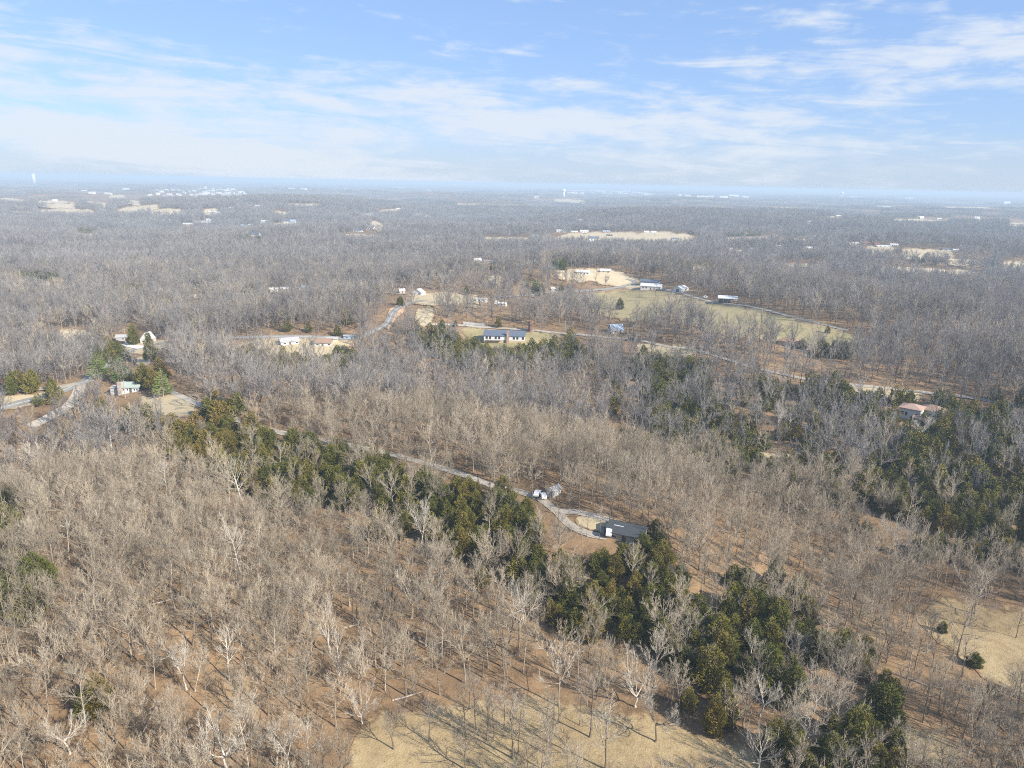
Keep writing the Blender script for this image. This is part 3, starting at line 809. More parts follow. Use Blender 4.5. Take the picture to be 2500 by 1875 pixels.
def stuff(name, variants, pts, var, rotz, scl, label, tilt=None):
    """one object that stands copies of its own small meshes (variants: [(verts, tris, material)]*) on points"""
    V, F, MI, VA = [], [], [], []
    mats = []
    n = 0
    for k, parts in enumerate(variants):
        for (v, f, mt) in parts:
            if mt not in mats: mats.append(mt)
            V.append(v); F.append(f + n); n += len(v)
            MI.append(np.full(len(f), mats.index(mt))); VA.append(np.full(len(v), k))
    npv = n
    V.append(np.asarray(pts)); VA.append(np.asarray(var))
    V = np.vstack(V); VA = np.concatenate(VA); F = np.vstack(F)
    me = mesh_data(name, V, F, mats, np.concatenate(MI), False)
    N = len(V)
    isp = np.zeros(N, np.int32); isp[npv:] = 1
    rot = np.zeros((N, 3), np.float32); rot[npv:, 2] = rotz
    if tilt is not None: rot[npv:, :2] = tilt
    sc = np.ones((N, 3), np.float32); sc[npv:] = scl
    for nm, ty, data, f in (('isp', 'INT', isp, 'value'), ('var', 'INT', VA.astype(np.int32), 'value'), ('rot', 'FLOAT_VECTOR', rot.ravel(), 'vector'), ('scl', 'FLOAT_VECTOR', sc.ravel(), 'vector')):
        at = me.attributes.new(nm, ty, 'POINT'); at.data.foreach_set(f, data)
    o = bpy.data.objects.new(name, me); COL.objects.link(o)
    ng = bpy.data.node_groups.new(name, 'GeometryNodeTree')
    ng.interface.new_socket('Geometry', in_out='INPUT', socket_type='NodeSocketGeometry')
    ng.interface.new_socket('Geometry', in_out='OUTPUT', socket_type='NodeSocketGeometry')
    N_, L_ = ng.nodes, ng.links
    gi, go = N_.new('NodeGroupInput'), N_.new('NodeGroupOutput')
    def attr(nm, ty):
        a = N_.new('GeometryNodeInputNamedAttribute'); a.data_type = ty; a.inputs[0].default_value = nm
        return a.outputs[0]
    def eq(sock, v):
        c = N_.new('FunctionNodeCompare'); c.data_type = 'INT'; c.operation = 'EQUAL'
        L_.new(sock, c.inputs[2]); c.inputs[3].default_value = v
        return c.outputs[0]
    a_isp, a_var, a_rot, a_scl = attr('isp', 'INT'), attr('var', 'INT'), attr('rot', 'FLOAT_VECTOR'), attr('scl', 'FLOAT_VECTOR')
    sp = N_.new('GeometryNodeSeparateGeometry'); sp.domain = 'POINT'
    L_.new(gi.outputs[0], sp.inputs[0]); L_.new(eq(a_isp, 1), sp.inputs[1])
    join = N_.new('GeometryNodeJoinGeometry')
    for k in range(len(variants)):
        sv = N_.new('GeometryNodeSeparateGeometry'); sv.domain = 'POINT'
        L_.new(sp.outputs[1], sv.inputs[0]); L_.new(eq(a_var, k), sv.inputs[1])
        ip = N_.new('GeometryNodeInstanceOnPoints')
        L_.new(sp.outputs[0], ip.inputs['Points']); L_.new(eq(a_var, k), ip.inputs['Selection'])
        L_.new(sv.outputs[0], ip.inputs['Instance'])
        er = N_.new('FunctionNodeEulerToRotation')
        L_.new(a_rot, er.inputs[0]); L_.new(er.outputs[0], ip.inputs['Rotation'])
        L_.new(a_scl, ip.inputs['Scale'])
        L_.new(ip.outputs[0], join.inputs[0])
    L_.new(join.outputs[0], go.inputs[0])
    md = o.modifiers.new('spread', 'NODES'); md.node_group = ng
    tag(o, label, None, None, 'stuff')
    return o

# ------------------------------------------------------------------ where the trees stand
RNG = np.random.default_rng(2024)

def in_poly(px, py, poly):
    r = np.zeros(np.shape(px), bool)
    n = len(poly)
    for i in range(n):
        x0, y0 = poly[i]; x1, y1 = poly[(i + 1) % n]
        if y0 == y1: continue
        c = ((y0 > py) != (y1 > py)) & (px < (x1 - x0) * (py - y0) / (y1 - y0) + x0)
        r ^= c
    return r

CEDARS = [  # outline in the picture, share of the ground under cedars
    ([(395, 1000), (470, 960), (570, 975), (620, 1040), (720, 1060), (820, 1080), (930, 1100), (1000, 1150), (990, 1235), (880, 1245), (760, 1215), (630, 1195), (500, 1140), (410, 1075)], .85),
    ([(215, 985), (300, 985), (400, 1000), (430, 1060), (330, 1030), (230, 1030)], .25),
    ([(1030, 1160), (1180, 1180), (1290, 1205), (1330, 1290), (1310, 1400), (1210, 1420), (1120, 1380), (1040, 1310)], .9),
    ([(1290, 1385), (1420, 1345), (1500, 1330), (1560, 1265), (1620, 1290), (1640, 1360), (1690, 1400), (1620, 1490), (1640, 1560), (1560, 1560), (1470, 1530), (1330, 1500)], 1.0),
    ([(1600, 1490), (1700, 1420), (1800, 1490), (1950, 1460), (2060, 1520), (2140, 1560), (2210, 1690), (2190, 1800), (2260, 1900), (1880, 1920), (1800, 1810), (1730, 1790), (1650, 1740), (1690, 1640), (1610, 1560)], .66),
    ([(1690, 1385), (1900, 1350), (1990, 1420), (1990, 1480), (1800, 1490)], .5),
    ([(2100, 1150), (2250, 1110), (2520, 1180), (2700, 1220), (2700, 1340), (2500, 1310), (2380, 1290), (2250, 1265), (2110, 1220)], 1.0),
    ([(2210, 1280), (2400, 1300), (2500, 1310), (2500, 1350), (2330, 1350), (2240, 1330)], .45),
    ([(1740, 1085), (1870, 1100), (1880, 1150), (1780, 1140)], .75),
    ([(1010, 790), (1060, 800), (1130, 825), (1250, 845), (1400, 835), (1450, 860), (1400, 890), (1300, 885), (1130, 885), (1010, 840)], 1.0),
    ([(1320, 800), (1400, 820), (1420, 850), (1320, 860)], .55),
    ([(1570, 850), (1650, 860), (1740, 885), (1720, 960), (1660, 1010), (1600, 1030), (1570, 960)], .78),
    ([(1840, 875), (1960, 930), (2100, 955), (2300, 960), (2500, 1005), (2700, 1040), (2700, 1180), (2500, 1160), (2350, 1110), (2200, 1100), (2050, 1060), (1930, 1010), (1850, 930)], .62),
    ([(560, 850), (700, 850), (860, 850), (885, 905), (800, 920), (690, 900), (580, 890)], .75),
    ([(-60, 1200), (20, 1205), (66, 1260), (40, 1300), (-60, 1300)], .8),
    ([(-40, 1290), (110, 1320), (130, 1460), (60, 1500), (-40, 1480)], .22),
    ([(40, 1570), (110, 1570), (125, 1620), (50, 1625)], .7),
    ([(190, 1655), (240, 1650), (245, 1700), (195, 1705)], .8),
    ([(20, 925), (110, 915), (165, 935), (155, 965), (30, 970)], .75),
    ([(195, 845), (300, 830), (305, 862), (240, 880), (200, 880)], .65),
    ([(310, 890), (420, 900), (430, 970), (330, 945)], .55),
    ([(440, 840), (520, 850), (560, 870), (480, 870)], .35),
    ([(1560, 1000), (1740, 990), (1900, 1010), (1960, 1090), (1860, 1110), (1720, 1080), (1600, 1070)], .35),
    ([(2240, 1050), (2500, 1100), (2700, 1150), (2700, 1240), (2450, 1200), (2260, 1120)], .55),
    ([(1480, 880), (1800, 900), (2500, 960), (2700, 1000), (2700, 1380), (2300, 1350), (2000, 1240), (1740, 1150), (1500, 1050)], .20),
    ([(380, 1000), (900, 1100), (1050, 1200), (1000, 1300), (700, 1230), (430, 1110)], .20),
    ([(1560, 900), (1700, 900), (1760, 1010), (1740, 1060), (1600, 1050)], .6), ([(2050, 950), (2300, 965), (2500, 1010), (2640, 1040), (2640, 1110), (2400, 1090), (2100, 1040)], .9),
    # far belts and clumps
    ([(640, 560), (760, 562), (760, 570), (650, 570)], .6), ([(900, 610), (1010, 615), (1010, 624), (905, 622)], .5), ([(60, 600), (130, 604), (125, 614), (62, 612)], .6), ([(1440, 540), (1560, 544), (1560, 551), (1445, 549)], .7), ([(1990, 555), (2130, 560), (2130, 568), (2000, 566)], .7), ([(2260, 560), (2400, 566), (2400, 574), (2270, 572)], .7), ([(1760, 520), (1880, 523), (1880, 529), (1765, 528)], .7), ([(820, 508), (900, 509), (900, 514), (825, 513)], .7),
    ([(70, 538), (130, 536), (130, 546), (70, 548)], .9), ([(188, 556), (250, 553), (282, 560), (280, 572), (190, 572)], .95),
    ([(565, 573), (640, 580), (640, 592), (570, 590)], .8), ([(1085, 583), (1170, 580), (1175, 600), (1090, 602)], .8),
    ([(35, 662), (150, 668), (160, 690), (40, 690)], .55), ([(275, 695), (350, 700), (345, 715), (278, 715)], .6),
    ([(535, 612), (600, 614), (600, 626), (540, 626)], .5), ([(420, 538), (470, 538), (468, 546), (424, 546)], .8),
    ([(590, 700), (625, 700), (622, 722), (595, 722)], .7), ([(765, 535), (815, 535), (815, 545), (768, 545)], .8),
    ([(2090, 640), (2140, 640), (2180, 660), (2120, 665)], .7), ([(2180, 655), (2330, 668), (2400, 680), (2520, 690), (2600, 700), (2600, 715), (2450, 700), (2300, 680), (2190, 668)], .8),
    ([(1640, 630), (1690, 632), (1760, 640), (1760, 655), (1650, 652)], .5), ([(2190, 605), (2260, 622), (2340, 632), (2330, 642), (2240, 635), (2190, 622)], .5),
    ([(2030, 720), (2060, 722), (2060, 745), (2030, 745)], .6), ([(1700, 590), (1740, 588), (1745, 600), (1700, 604)], .5),
    ([(1690, 572), (1780, 562), (1860, 568), (1840, 576), (1720, 580)], .6), ([(1255, 688), (1335, 690), (1340, 716), (1300, 718)], .35),
    ([(1070, 495), (1130, 498), (1130, 503), (1070, 502)], .7), ([(1215, 502), (1260, 502), (1255, 507), (1220, 507)], .9),
    ([(600, 480), (720, 484), (900, 490), (900, 494), (700, 492), (600, 487)], .35), ([(330, 506), (440, 505), (600, 508), (600, 513), (440, 512), (330, 511)], .45),
    ([(1290, 518), (1340, 519), (1340, 524), (1290, 523)], .8), ([(2130, 520), (2300, 524), (2300, 530), (2130, 527)], .5),
    ([(1950, 840), (2070, 840), (2070, 858), (1960, 858)], .75), ([(1370, 520), (1500, 522), (1500, 527), (1370, 526)], .5),
    ([(1890, 540), (1960, 545), (1960, 552), (1890, 548)], .5), ([(1680, 560), (1720, 560), (1720, 575), (1680, 575)], .5),
]

def jitter_grid(r0, r1, step, half=0.80, pad=45.0):
    ys = np.arange(-10, r1, step)
    pts = []
    for y in ys:
        w = half * max(y, 0) + pad
        pts.append(np.column_stack([np.arange(-w, w, step), np.full(int(math.ceil(2 * w / step)) , y)][:1] + [np.full(len(np.arange(-w, w, step)), y)]))
    p = np.vstack(pts)
    p = p + RNG.uniform(-.48, .48, p.shape) * step
    d = np.hypot(p[:, 0], p[:, 1])
    return p[(d > r0) & (d <= r1)]

def lift_pts(p):
    return np.column_stack([p, hgt(p[:, 0], p[:, 1])])

def vnoise(x, y, lam, seed):
    r = np.random.default_rng(seed)
    s = 0
    for k in range(7):
        a = r.uniform(0, 6.28); l = lam * r.uniform(.6, 1.7)
        s = s + np.sin((x * cos(a) + y * sin(a)) * 2 * pi / l + r.uniform(0, 6.28))
    return s / 2.6            # about unit deviation

def clear_mask(P, Ht, half, least=0.0):
    """True where a tree would hide something the picture shows"""
    bx, by, bz = project(P)
    tx, ty, tz = project(P + np.column_stack([np.zeros(len(P)), np.zeros(len(P)), Ht * 0.93]))
    hw = half * F_PX / np.maximum(bz, 1)
    hit = np.zeros(len(P), bool)
    roll = RNG.uniform(0, 1, len(P))
    o = np.argsort(bx); sx = bx[o]
    mh = hw.max() if len(hw) else 0
    for (x0, y0, x1, y1, d, share) in CLEAR:
        if share < least: share *= .5
        i0, i1 = np.searchsorted(sx, [x0 - mh, x1 + mh])
        k = o[i0:i1]
        q = (bx[k] + hw[k] > x0) & (bx[k] - hw[k] < x1) & (ty[k] < y1) & (by[k] > y0) & (bz[k] < d + 4) & (roll[k] < share)
        hit[k[q]] = True
    return hit

FOOT = []        # (x, y, radius) of buildings
def in_foot(x, y, margin=2.0):
    r = np.zeros(len(x), bool)
    for fx, fy, fr in FOOT:
        r |= (x - fx) ** 2 + (y - fy) ** 2 < (fr + margin) ** 2
    return r

def pool(name, geos, mats):
    return [(mesh_data(name + '_trunk', g[0][0], g[0][1], [mats[0]]), mesh_data(name + '_crown', g[1][0], g[1][1], [mats[1]])) for g in geos]

def stand_tree(name, data, loc, rot, scale, label, cat, group, tilt=(0, 0)):
    e = bpy.data.objects.new(name, None); COL.objects.link(e)
    e.empty_display_size = 0.5
    e.location = loc; e.rotation_euler = (tilt[0], tilt[1], rot)
    e.scale = (scale, scale, scale) if np.isscalar(scale) else scale
    tag(e, label, cat, group)
    for nm, me in zip(('trunk', 'crown'), data):
        o = bpy.data.objects.new(nm, me); COL.objects.link(o); o.parent = e
    return e


# ------------------------------------------------------------------ building colours
for nm, c, rg in (('white_boards', (0.70, 0.69, 0.66), .6), ('cream_boards', (0.58, 0.51, 0.40), .7), ('grey_boards', (0.45, 0.45, 0.44), .8), ('blue_metal', (0.30, 0.40, 0.50), .5),
                  ('slate_roof', (0.115, 0.14, 0.18), .8), ('dark_roof', (0.065, 0.07, 0.075), .8), ('green_roof', (0.36, 0.42, 0.37), .7), ('brown_roof', (0.33, 0.22, 0.15), .8),
                  ('clay_roof', (0.40, 0.27, 0.21), .8), ('white_roof', (0.62, 0.62, 0.60), .6), ('grey_roof', (0.42, 0.41, 0.40), .8), ('blue_roof', (0.30, 0.37, 0.46), .5), ('red_roof', (0.30, 0.13, 0.10), .7),
                  ('tan_stone', (0.50, 0.40, 0.27), .9), ('pale_stucco', (0.55, 0.58, 0.56), .8), ('window_glass', (0.035, 0.045, 0.06), .15), ('white_trim', (0.8, 0.79, 0.77), .6),
                  ('old_wood', (0.36, 0.31, 0.25), .9), ('pole_wood', (0.42, 0.36, 0.29), .9), ('car_white', (0.80, 0.80, 0.80), .3), ('car_dark', (0.03, 0.033, 0.04), .3), ('rubber', (0.02, 0.02, 0.02), .8),
                  ('car_blue', (0.10, 0.18, 0.32), .3), ('tank_white', (0.86, 0.86, 0.85), .5), ('door_dark', (0.12, 0.10, 0.09), .6)):
    plain(nm, c, rg, .07, .9)
def brick_mat(name, c1, c2, mortar, scale):
    mt, t, b = material(name, .9, .2)
    p = t.n.new('ShaderNodeTexCoord').outputs['Object']
    br = t.n.new('ShaderNodeTexBrick')
    br.inputs['Color1'].default_value = c1 + (1,); br.inputs['Color2'].default_value = c2 + (1,); br.inputs['Mortar'].default_value = mortar + (1,)
    br.inputs['Scale'].default_value = scale
    t.l.new(p, br.inputs['Vector'])
    st = t.noise(p, .6, 4, .6)
    t.l.new(t.mix(1.0, br.outputs[0], t.ramp(st, [(.35, .7), (.65, 1.15)]), 'MULTIPLY'), b.inputs['Base Color'])
brick_mat('silo_brick', (.17, .085, .06), (.22, .11, .075), (.30, .22, .18), 2.0)
brick_mat('chimney_brick', (.46, .29, .21), (.52, .35, .26), (.48, .42, .36), 4.0)

def boxv(x0, x1, y0, y1, z0, z1):
    v = [(x, y, z) for z in (z0, z1) for x, y in ((x0, y0), (x1, y0), (x1, y1), (x0, y1))]
    f = [(3, 2, 1, 0), (4, 5, 6, 7), (0, 1, 5, 4), (1, 2, 6, 5), (2, 3, 7, 6), (3, 0, 4, 7)]
    return v, f
class MB:
    def __init__(s): s.v = []; s.f = []
    def add(s, v, f):
        n = len(s.v); s.v += [tuple(q) for q in v]; s.f += [tuple(i + n for i in q) for q in f]; return s
    def box(s, *a): return s.add(*boxv(*a))
    def prism(s, prof, x0, x1):
        """profile of (y, z) pairs swept along x"""
        n = len(prof)
        v = [(x0, y, z) for y, z in prof] + [(x1, y, z) for y, z in prof]
        f = [tuple(range(n))[::-1], tuple(range(n, 2 * n))] + [(i, (i + 1) % n, n + (i + 1) % n, n + i) for i in range(n)]
        return s.add(v, f)
    def cyl(s, x, y, z0, z1, r0, r1=None, n=12):
        r1 = r0 if r1 is None else r1
        v = [(x + r * cos(2 * pi * i / n), y + r * sin(2 * pi * i / n), z) for z, r in ((z0, r0), (z1, r1)) for i in range(n)]
        f = [tuple(range(n))[::-1], tuple(range(n, 2 * n))] + [(i, (i + 1) % n, n + (i + 1) % n, n + i) for i in range(n)]
        return s.add(v, f)
    def lathe(s, prof, n=16):
        v = [(r * cos(2 * pi * i / n), r * sin(2 * pi * i / n), z) for r, z in prof for i in range(n)]
        f = [(k * n + i, k * n + (i + 1) % n, (k + 1) * n + (i + 1) % n, (k + 1) * n + i) for k in range(len(prof) - 1) for i in range(n)]
        f += [tuple(range(n))[::-1], tuple(range((len(prof) - 1) * n, len(prof) * n))]
        return s.add(v, f)
    def build(s, name, mat, parent=None, sm=False):
        return mesh_obj(name, s.v, s.f, [mat], parent, smooth_sh=sm)

def empty(name, loc, rot=0.0):
    e = bpy.data.objects.new(name, None); COL.objects.link(e)
    e.location = loc; e.rotation_euler = (0, 0, rot); e.empty_display_size = 1
    return e

def spot(px, py):
    return unproject([px], [py])[0]

LANDMARKS = []
def landmark(short, px, py): LANDMARKS.append((short, px, py))

def clear_box(x0, y0, x1, y1, d, share=.93): CLEAR.append((x0, y0, x1, y1, d, share))

def window(parent, x, y, z, w, h, face='front'):
    """frame set 3 mm proud of the wall, with its pane"""
    f = MB()
    t = .09
    if face == 'front':
        a, b = y - .05, y + .02
        f.box(x - w / 2, x + w / 2, a, b, z, z + t).box(x - w / 2, x + w / 2, a, b, z + h - t, z + h)
        f.box(x - w / 2, x - w / 2 + t, a, b, z + t, z + h - t).box(x + w / 2 - t, x + w / 2, a, b, z + t, z + h - t)
        g = MB().box(x - w / 2 + t, x + w / 2 - t, y - .015, y + .02, z + t, z + h - t)
    else:
        a, b = x - .02, x + .05
        if face == 'left': a, b = x - .05, x + .02
        f.box(a, b, y - w / 2, y + w / 2, z, z + t).box(a, b, y - w / 2, y + w / 2, z + h - t, z + h)
        f.box(a, b, y - w / 2, y - w / 2 + t, z + t, z + h - t).box(a, b, y + w / 2 - t, y + w / 2, z + t, z + h - t)
        g = MB().box(x - .015, x + .015, y - w / 2 + t, y + w / 2 - t, z + t, z + h - t)
    fo = f.build('window', 'white_trim', parent)
    g.build('pane', 'window_glass', fo)

def house(px, py, label, short=None, w=12.0, d=8.0, wh=3.0, rh=2.2, rot=0.0, wall='white_boards', roof='grey_roof', style='gable', wins=3, door=True, chimney=None,
          name='house', cat='house', detail=True, base=None, hide=0.93, extra=None, group=None, lower=None):
    P = spot(px, py)
    rz = radians(rot)
    dist = np.linalg.norm(P - EYE)
    fw = P[:2] / np.linalg.norm(P[:2])
    c = P[:2] + fw * d * .5
    z = min(P[2], hgt(c[0], c[1])) - .1
    e = empty(name, (c[0], c[1], z), rz + atan2(-fw[0], fw[1]))
    tag(e, label, cat, group)
    x, y = w / 2, d / 2
    pitch_y = lambda yy: wh + rh * (1 - abs(yy) / y)
    if style == 'gable':
        MB().prism([(-y, -1.2), (y, -1.2), (y, wh), (0, wh + rh), (-y, wh)], -x, x).build('wall', wall, e)
        o, t = .45, .22
        k = rh / y
        prof = [(-y - o, wh - k * o), (0, wh + rh), (y + o, wh - k * o), (y + o, wh - k * o + t), (0, wh + rh + t), (-y - o, wh - k * o + t)]
        MB().prism([(a, b + .02) for a, b in prof], -x - o, x + o).build('roof', roof, e)
    elif style == 'front_gable':
        m_ = MB()
        prof = [(-x, -1.2), (x, -1.2), (x, wh), (0, wh + rh), (-x, wh)]
        n = 5
        m_.add([(a, -y, b) for a, b in prof] + [(a, y, b) for a, b in prof], [tuple(range(n)), tuple(range(n, 2 * n))[::-1]] + [((i + 1) % n, i, n + i, n + (i + 1) % n) for i in range(n)])
        m_.build('wall', wall, e)
        o, t = .4, .22
        k = rh / x
        prof = [(-x - o, wh - k * o + .02), (0, wh + rh + .02), (x + o, wh - k * o + .02), (x + o, wh - k * o + t), (0, wh + rh + t), (-x - o, wh - k * o + t)]
        n = 6
        MB().add([(a, -y - o, b) for a, b in prof] + [(a, y + o, b) for a, b in prof], [tuple(range(n)), tuple(range(n, 2 * n))[::-1]] + [((i + 1) % n, i, n + i, n + (i + 1) % n) for i in range(n)]).build('roof', roof, e)
    elif style == 'hip':
        MB().box(-x, x, -y, y, -1.2, wh).build('wall', wall, e)
        o = .6
        r = max(.3, x - y)
        X, Y = x + o, y + o
        v = [(-X, -Y, wh + .02), (X, -Y, wh + .02), (X, Y, wh + .02), (-X, Y, wh + .02), (-X, -Y, wh + .24), (X, -Y, wh + .24), (X, Y, wh + .24), (-X, Y, wh + .24), (-r, 0, wh + rh), (r, 0, wh + rh)]
        f = [(3, 2, 1, 0), (0, 1, 5, 4), (1, 2, 6, 5), (2, 3, 7, 6), (3, 0, 4, 7), (4, 5, 9, 8), (6, 7, 8, 9), (5, 6, 9), (7, 4, 8)]
        MB().add(v, f).build('roof', roof, e)
    elif style == 'flat':
        MB().box(-x, x, -y, y, -1.5, wh).build('wall', wall, e)
        MB().box(-x - .2, x + .2, -y - .2, y + .2, wh + .02, wh + rh).build('roof', roof, e)
    if lower:
        MB().box(-x - .03, x + .03, -y - .03, -y + .3, -1.3, wh * .42).build('base_wall', lower, e)
    for i in range(wins):
        xx = -x + w * (i + .5 + .12 * (-1) ** i) / max(wins, 1)
        if door and i == wins // 2: continue
        window(e, xx, -y - .002, wh * (.36 if not lower else .52), min(1.5, w / (wins * 1.8)), wh * .38)
    if wins >= 2 and style != 'flat':
        window(e, x + .002, -y * .3, wh * .36, min(1.3, d * .2), wh * .38, 'right')
    if door:
        xx = -x + w * (wins // 2 + .5) / max(wins, 1)
        dm_ = MB().box(xx - .5, xx + .5, -y - .05, -y + .02, 0, min(2.1, wh * .8)).build('door', 'door_dark', e)
        MB().box(xx + .32, xx + .40, -y - .10, -y - .052, .95, 1.05).build('handle', 'white_trim', dm_)
    if chimney:
        cx_, cy_, h_ = chimney
        MB().box(cx_ - .75, cx_ + .75, cy_ - .45, cy_ + .45, -1.0, wh + rh * .7 + h_).build('chimney', 'chimney_brick', e)
    FOOT.append((c[0], c[1], max(w, d) * .55))
    kx = F_PX / dist
    bx, by, bz = project(np.array([[c[0], c[1], z]]))
    H_ = (wh + rh) * kx
    Wp = (w * abs(cos(rz)) + d * abs(sin(rz))) * kx
    clear_box(bx[0] - Wp / 2, py - H_, bx[0] + Wp / 2, py - .15 * H_, dist, hide)
    if short: landmark(short, px, py)
    return e

# ------------------------------------------------------------------ the buildings one can make out
h = house(322, 958, 'white house with a pale green roof and a brick chimney beside tall pines', 'the green-roofed house', w=8.4, d=5.6, wh=2.5, rh=1.5, rot=-22, roof='green_roof', wins=6, chimney=(-3.6, -3.05, 1.4), door=True)
MB().box(-8.0, -4.25, -2.0, 2.2, -1, 1.9).build('side_wing', 'grey_boards', h)
MB().box(-8.3, -4.22, -2.3, 2.5, 1.92, 2.15).build('wing_roof', 'grey_roof', h)
h = house(362, 838, 'tall white house with a steep gable behind a dark cedar', 'the steep white gable house', w=6.4, d=6.0, wh=2.6, rh=3.8, rot=-32, style='front_gable', roof='grey_roof', wins=2)
h = house(300, 832, 'small grey garage with a low light roof left of the steep white house', 'the grey garage', w=6.6, d=5, wh=2.4, rh=1.1, rot=-14, wall='grey_boards', roof='grey_roof', wins=1, door=False, name='garage', cat='garage')
h = house(1232, 838, 'long ranch house with a slate blue roof, white walls and a wide brick chimney', 'the long ranch house', w=24.5, d=9.5, wh=4.6, rh=2.3, rot=-3, roof='slate_roof', wins=9, chimney=(2.2, -5.2, 1.4), lower='tan_stone', hide=1.0)
MB().prism([(-3.4, 5.02), (3.6, 5.02), (0.1, 6.95)], -4.5, 6.0).build('roof_ridge', 'slate_roof', h)
MB().box(-10.4, -1.6, -6.4, -4.85, 1.9, 2.1).build('balcony', 'old_wood', h)
h = house(1503, 814, 'steep light blue roofed house half hidden in bare trees', 'the blue-roofed house', w=7.6, d=6, wh=2.2, rh=3.0, rot=20, roof='blue_roof', wins=2, hide=.45)
h = house(1930, 846, 'low house with a brown double roof among bare trees below the pasture', 'the brown-roofed house', w=11.6, d=8, wh=2.4, rh=2.4, rot=-18, wall='cream_boards', roof='brown_roof', style='hip', wins=3, hide=.9)
MB().prism([(-6.2, 2.3), (-1.6, 2.3), (-3.9, 3.9)], 0.9, 6.0).build('front_gable', 'brown_roof', h)
h = house(1530, 1326, 'low dark roofed house with a tan stone wall at the driveway end', 'the driveway-end house', w=9.6, d=7.0, wh=2.4, rh=1.5, rot=-14, wall='tan_stone', roof='dark_roof', wins=3, style='gable', hide=.85)
MB().box(2.0, 4.8, -5.4, -4.1, -.8, 1.2).build('terrace_wall', 'tan_stone', h)
MB().box(-3.4, -.8, -1.5, -1.3, 3.5, 3.62).build('roof_vent', 'white_trim', h)
h = house(1352, 1214, 'small white cabin beside the gravel driveway under bare trees', 'the small white cabin', w=2.5, d=3.4, wh=2.1, rh=.8, rot=-38, wins=1, style='front_gable', roof='grey_roof', name='cabin', cat='cabin', hide=.6)
h = house(2222, 1026, 'square two storey pale house with a salmon hipped roof in the cedars', 'the salmon-roofed house', w=8.2, d=7.6, wh=5.0, rh=1.8, rot=-10, wall='pale_stucco', roof='clay_roof', style='hip', wins=4, hide=1.0)
MB().prism([(-6.4, 2.3), (-3.85, 2.3), (-3.85, 3.0)], 1.6, 9.0).build('porch_roof', 'clay_roof', h)
for sx in (2.0, 5.2, 8.6):
    MB().cyl(sx, -6.1, -1, 2.28, .16, n=8).build('porch_post', 'white_trim', h)
h = house(2274, 1022, 'lower wing house with a tan hipped roof right of the salmon roof', 'the tan hipped roof', w=9, d=7.4, wh=3.4, rh=2.1, rot=-12, wall='pale_stucco', roof='brown_roof', style='hip', wins=3, hide=.6)
# the farm on the pasture crest
h = house(1590, 708, 'long white farm building with a blue end wall on the pasture crest', 'the white farm building', w=18, d=9, wh=3.4, rh=1.8, rot=-8, roof='white_roof', wins=5, name='farm_building', cat='barn')
MB().box(-9.1, -9.03, -4.4, 4.4, 0, 3.3).build('end_panel', 'blue_metal', h)
h = house(1586, 697, 'low dark blue roofed shed behind the white farm building', None, w=17, d=7, wh=3.6, rh=1.4, rot=-10, wall='grey_boards', roof='slate_roof', wins=2, name='shed', cat='shed', door=False)
h = house(1662, 714, 'small rounded white barn with a wide open front on the farm track', 'the small white barn', w=9, d=9, wh=3.4, rh=1.9, rot=-40, style='front_gable', roof='white_roof', wins=0, door=False, name='barn', cat='barn')
MB().box(-1.5, 1.5, -4.56, -4.48, 0, 2.8).build('barn_door', 'door_dark', h)
P = spot(1779, 741)
h = empty('open_shed', (P[0], P[1] + 3.5, P[2]), radians(-14)); tag(h, 'open fronted cattle shed with a flat white roof on the pasture edge', 'shed')
MB().add([(-7.4, -4, 3.6), (7.4, -4, 3.6), (7.4, 4, 4.9), (-7.4, 4, 4.9), (-7.4, -4, 3.8), (7.4, -4, 3.8), (7.4, 4, 5.1), (-7.4, 4, 5.1)], boxv(0, 1, 0, 1, 0, 1)[1]).build('roof', 'white_roof', h)
MB().box(-7, 7, 3.6, 3.75, -.6, 4.75).build('back_wall', 'grey_boards', h)
MB().prism([(-3.7, -.6), (3.58, -.6), (3.58, 4.7), (-3.7, 3.58)], -7.1, -6.95).build('side_wall', 'blue_metal', h)
for sx in (-3.4, 0, 3.4, 6.9):
    MB().box(sx - .12, sx + .12, -3.8, -3.56, -.6, 3.6).build('post', 'old_wood', h)
FOOT.append((P[0], P[1] + 3.5, 9)); clear_box(1758, 724, 1802, 738, np.linalg.norm(P - EYE)); landmark('the open cattle shed', 1779, 741)
# houses further back
house(668, 712, 'first of three white buildings in the wood, with a plain pale roof', 'the leftmost white cottage', w=7, d=5, wh=2.3, rh=1.3, rot=8, wins=2, roof='white_roof', hide=.85)
house(695, 711, 'second of three white buildings in the wood, right of the plain pale roof', 'the middle white cottage', w=7.5, d=5, wh=2.4, rh=1.3, rot=-6, wins=2, roof='white_roof', wall='cream_boards', hide=.85)
house(741, 709, 'white house with a blue roof and tall chimney deep in the wood', 'the far blue roof', w=8, d=6, wh=2.4, rh=1.8, rot=-12, wins=2, roof='blue_roof', chimney=(-2, 0, 1.8), hide=.85)
house(1022, 721, 'white house with a tall gable above the road bend', 'the tall white gable', w=9, d=7, wh=2.3, rh=2.8, rot=-28, style='front_gable', wins=2, roof='grey_roof')
house(981, 716, 'tiny cream cottage left of the tall gable above the road bend', None, w=4.4, d=4.2, wh=2.1, rh=1.5, wins=1, rot=12, wall='cream_boards', roof='white_roof')
house(1176, 738, 'white porch house with a flat roof beside dark cedars', 'the white porch house', w=9, d=6, wh=2.6, rh=.4, rot=-6, style='flat', wins=2, roof='white_roof')
house(1225, 747, 'white mobile home between bare trees below the porch house', None, w=7.5, d=3.2, wh=2.2, rh=.6, rot=-14, wins=3, roof='white_roof', hide=.7, name='mobile_home', cat='mobile home')
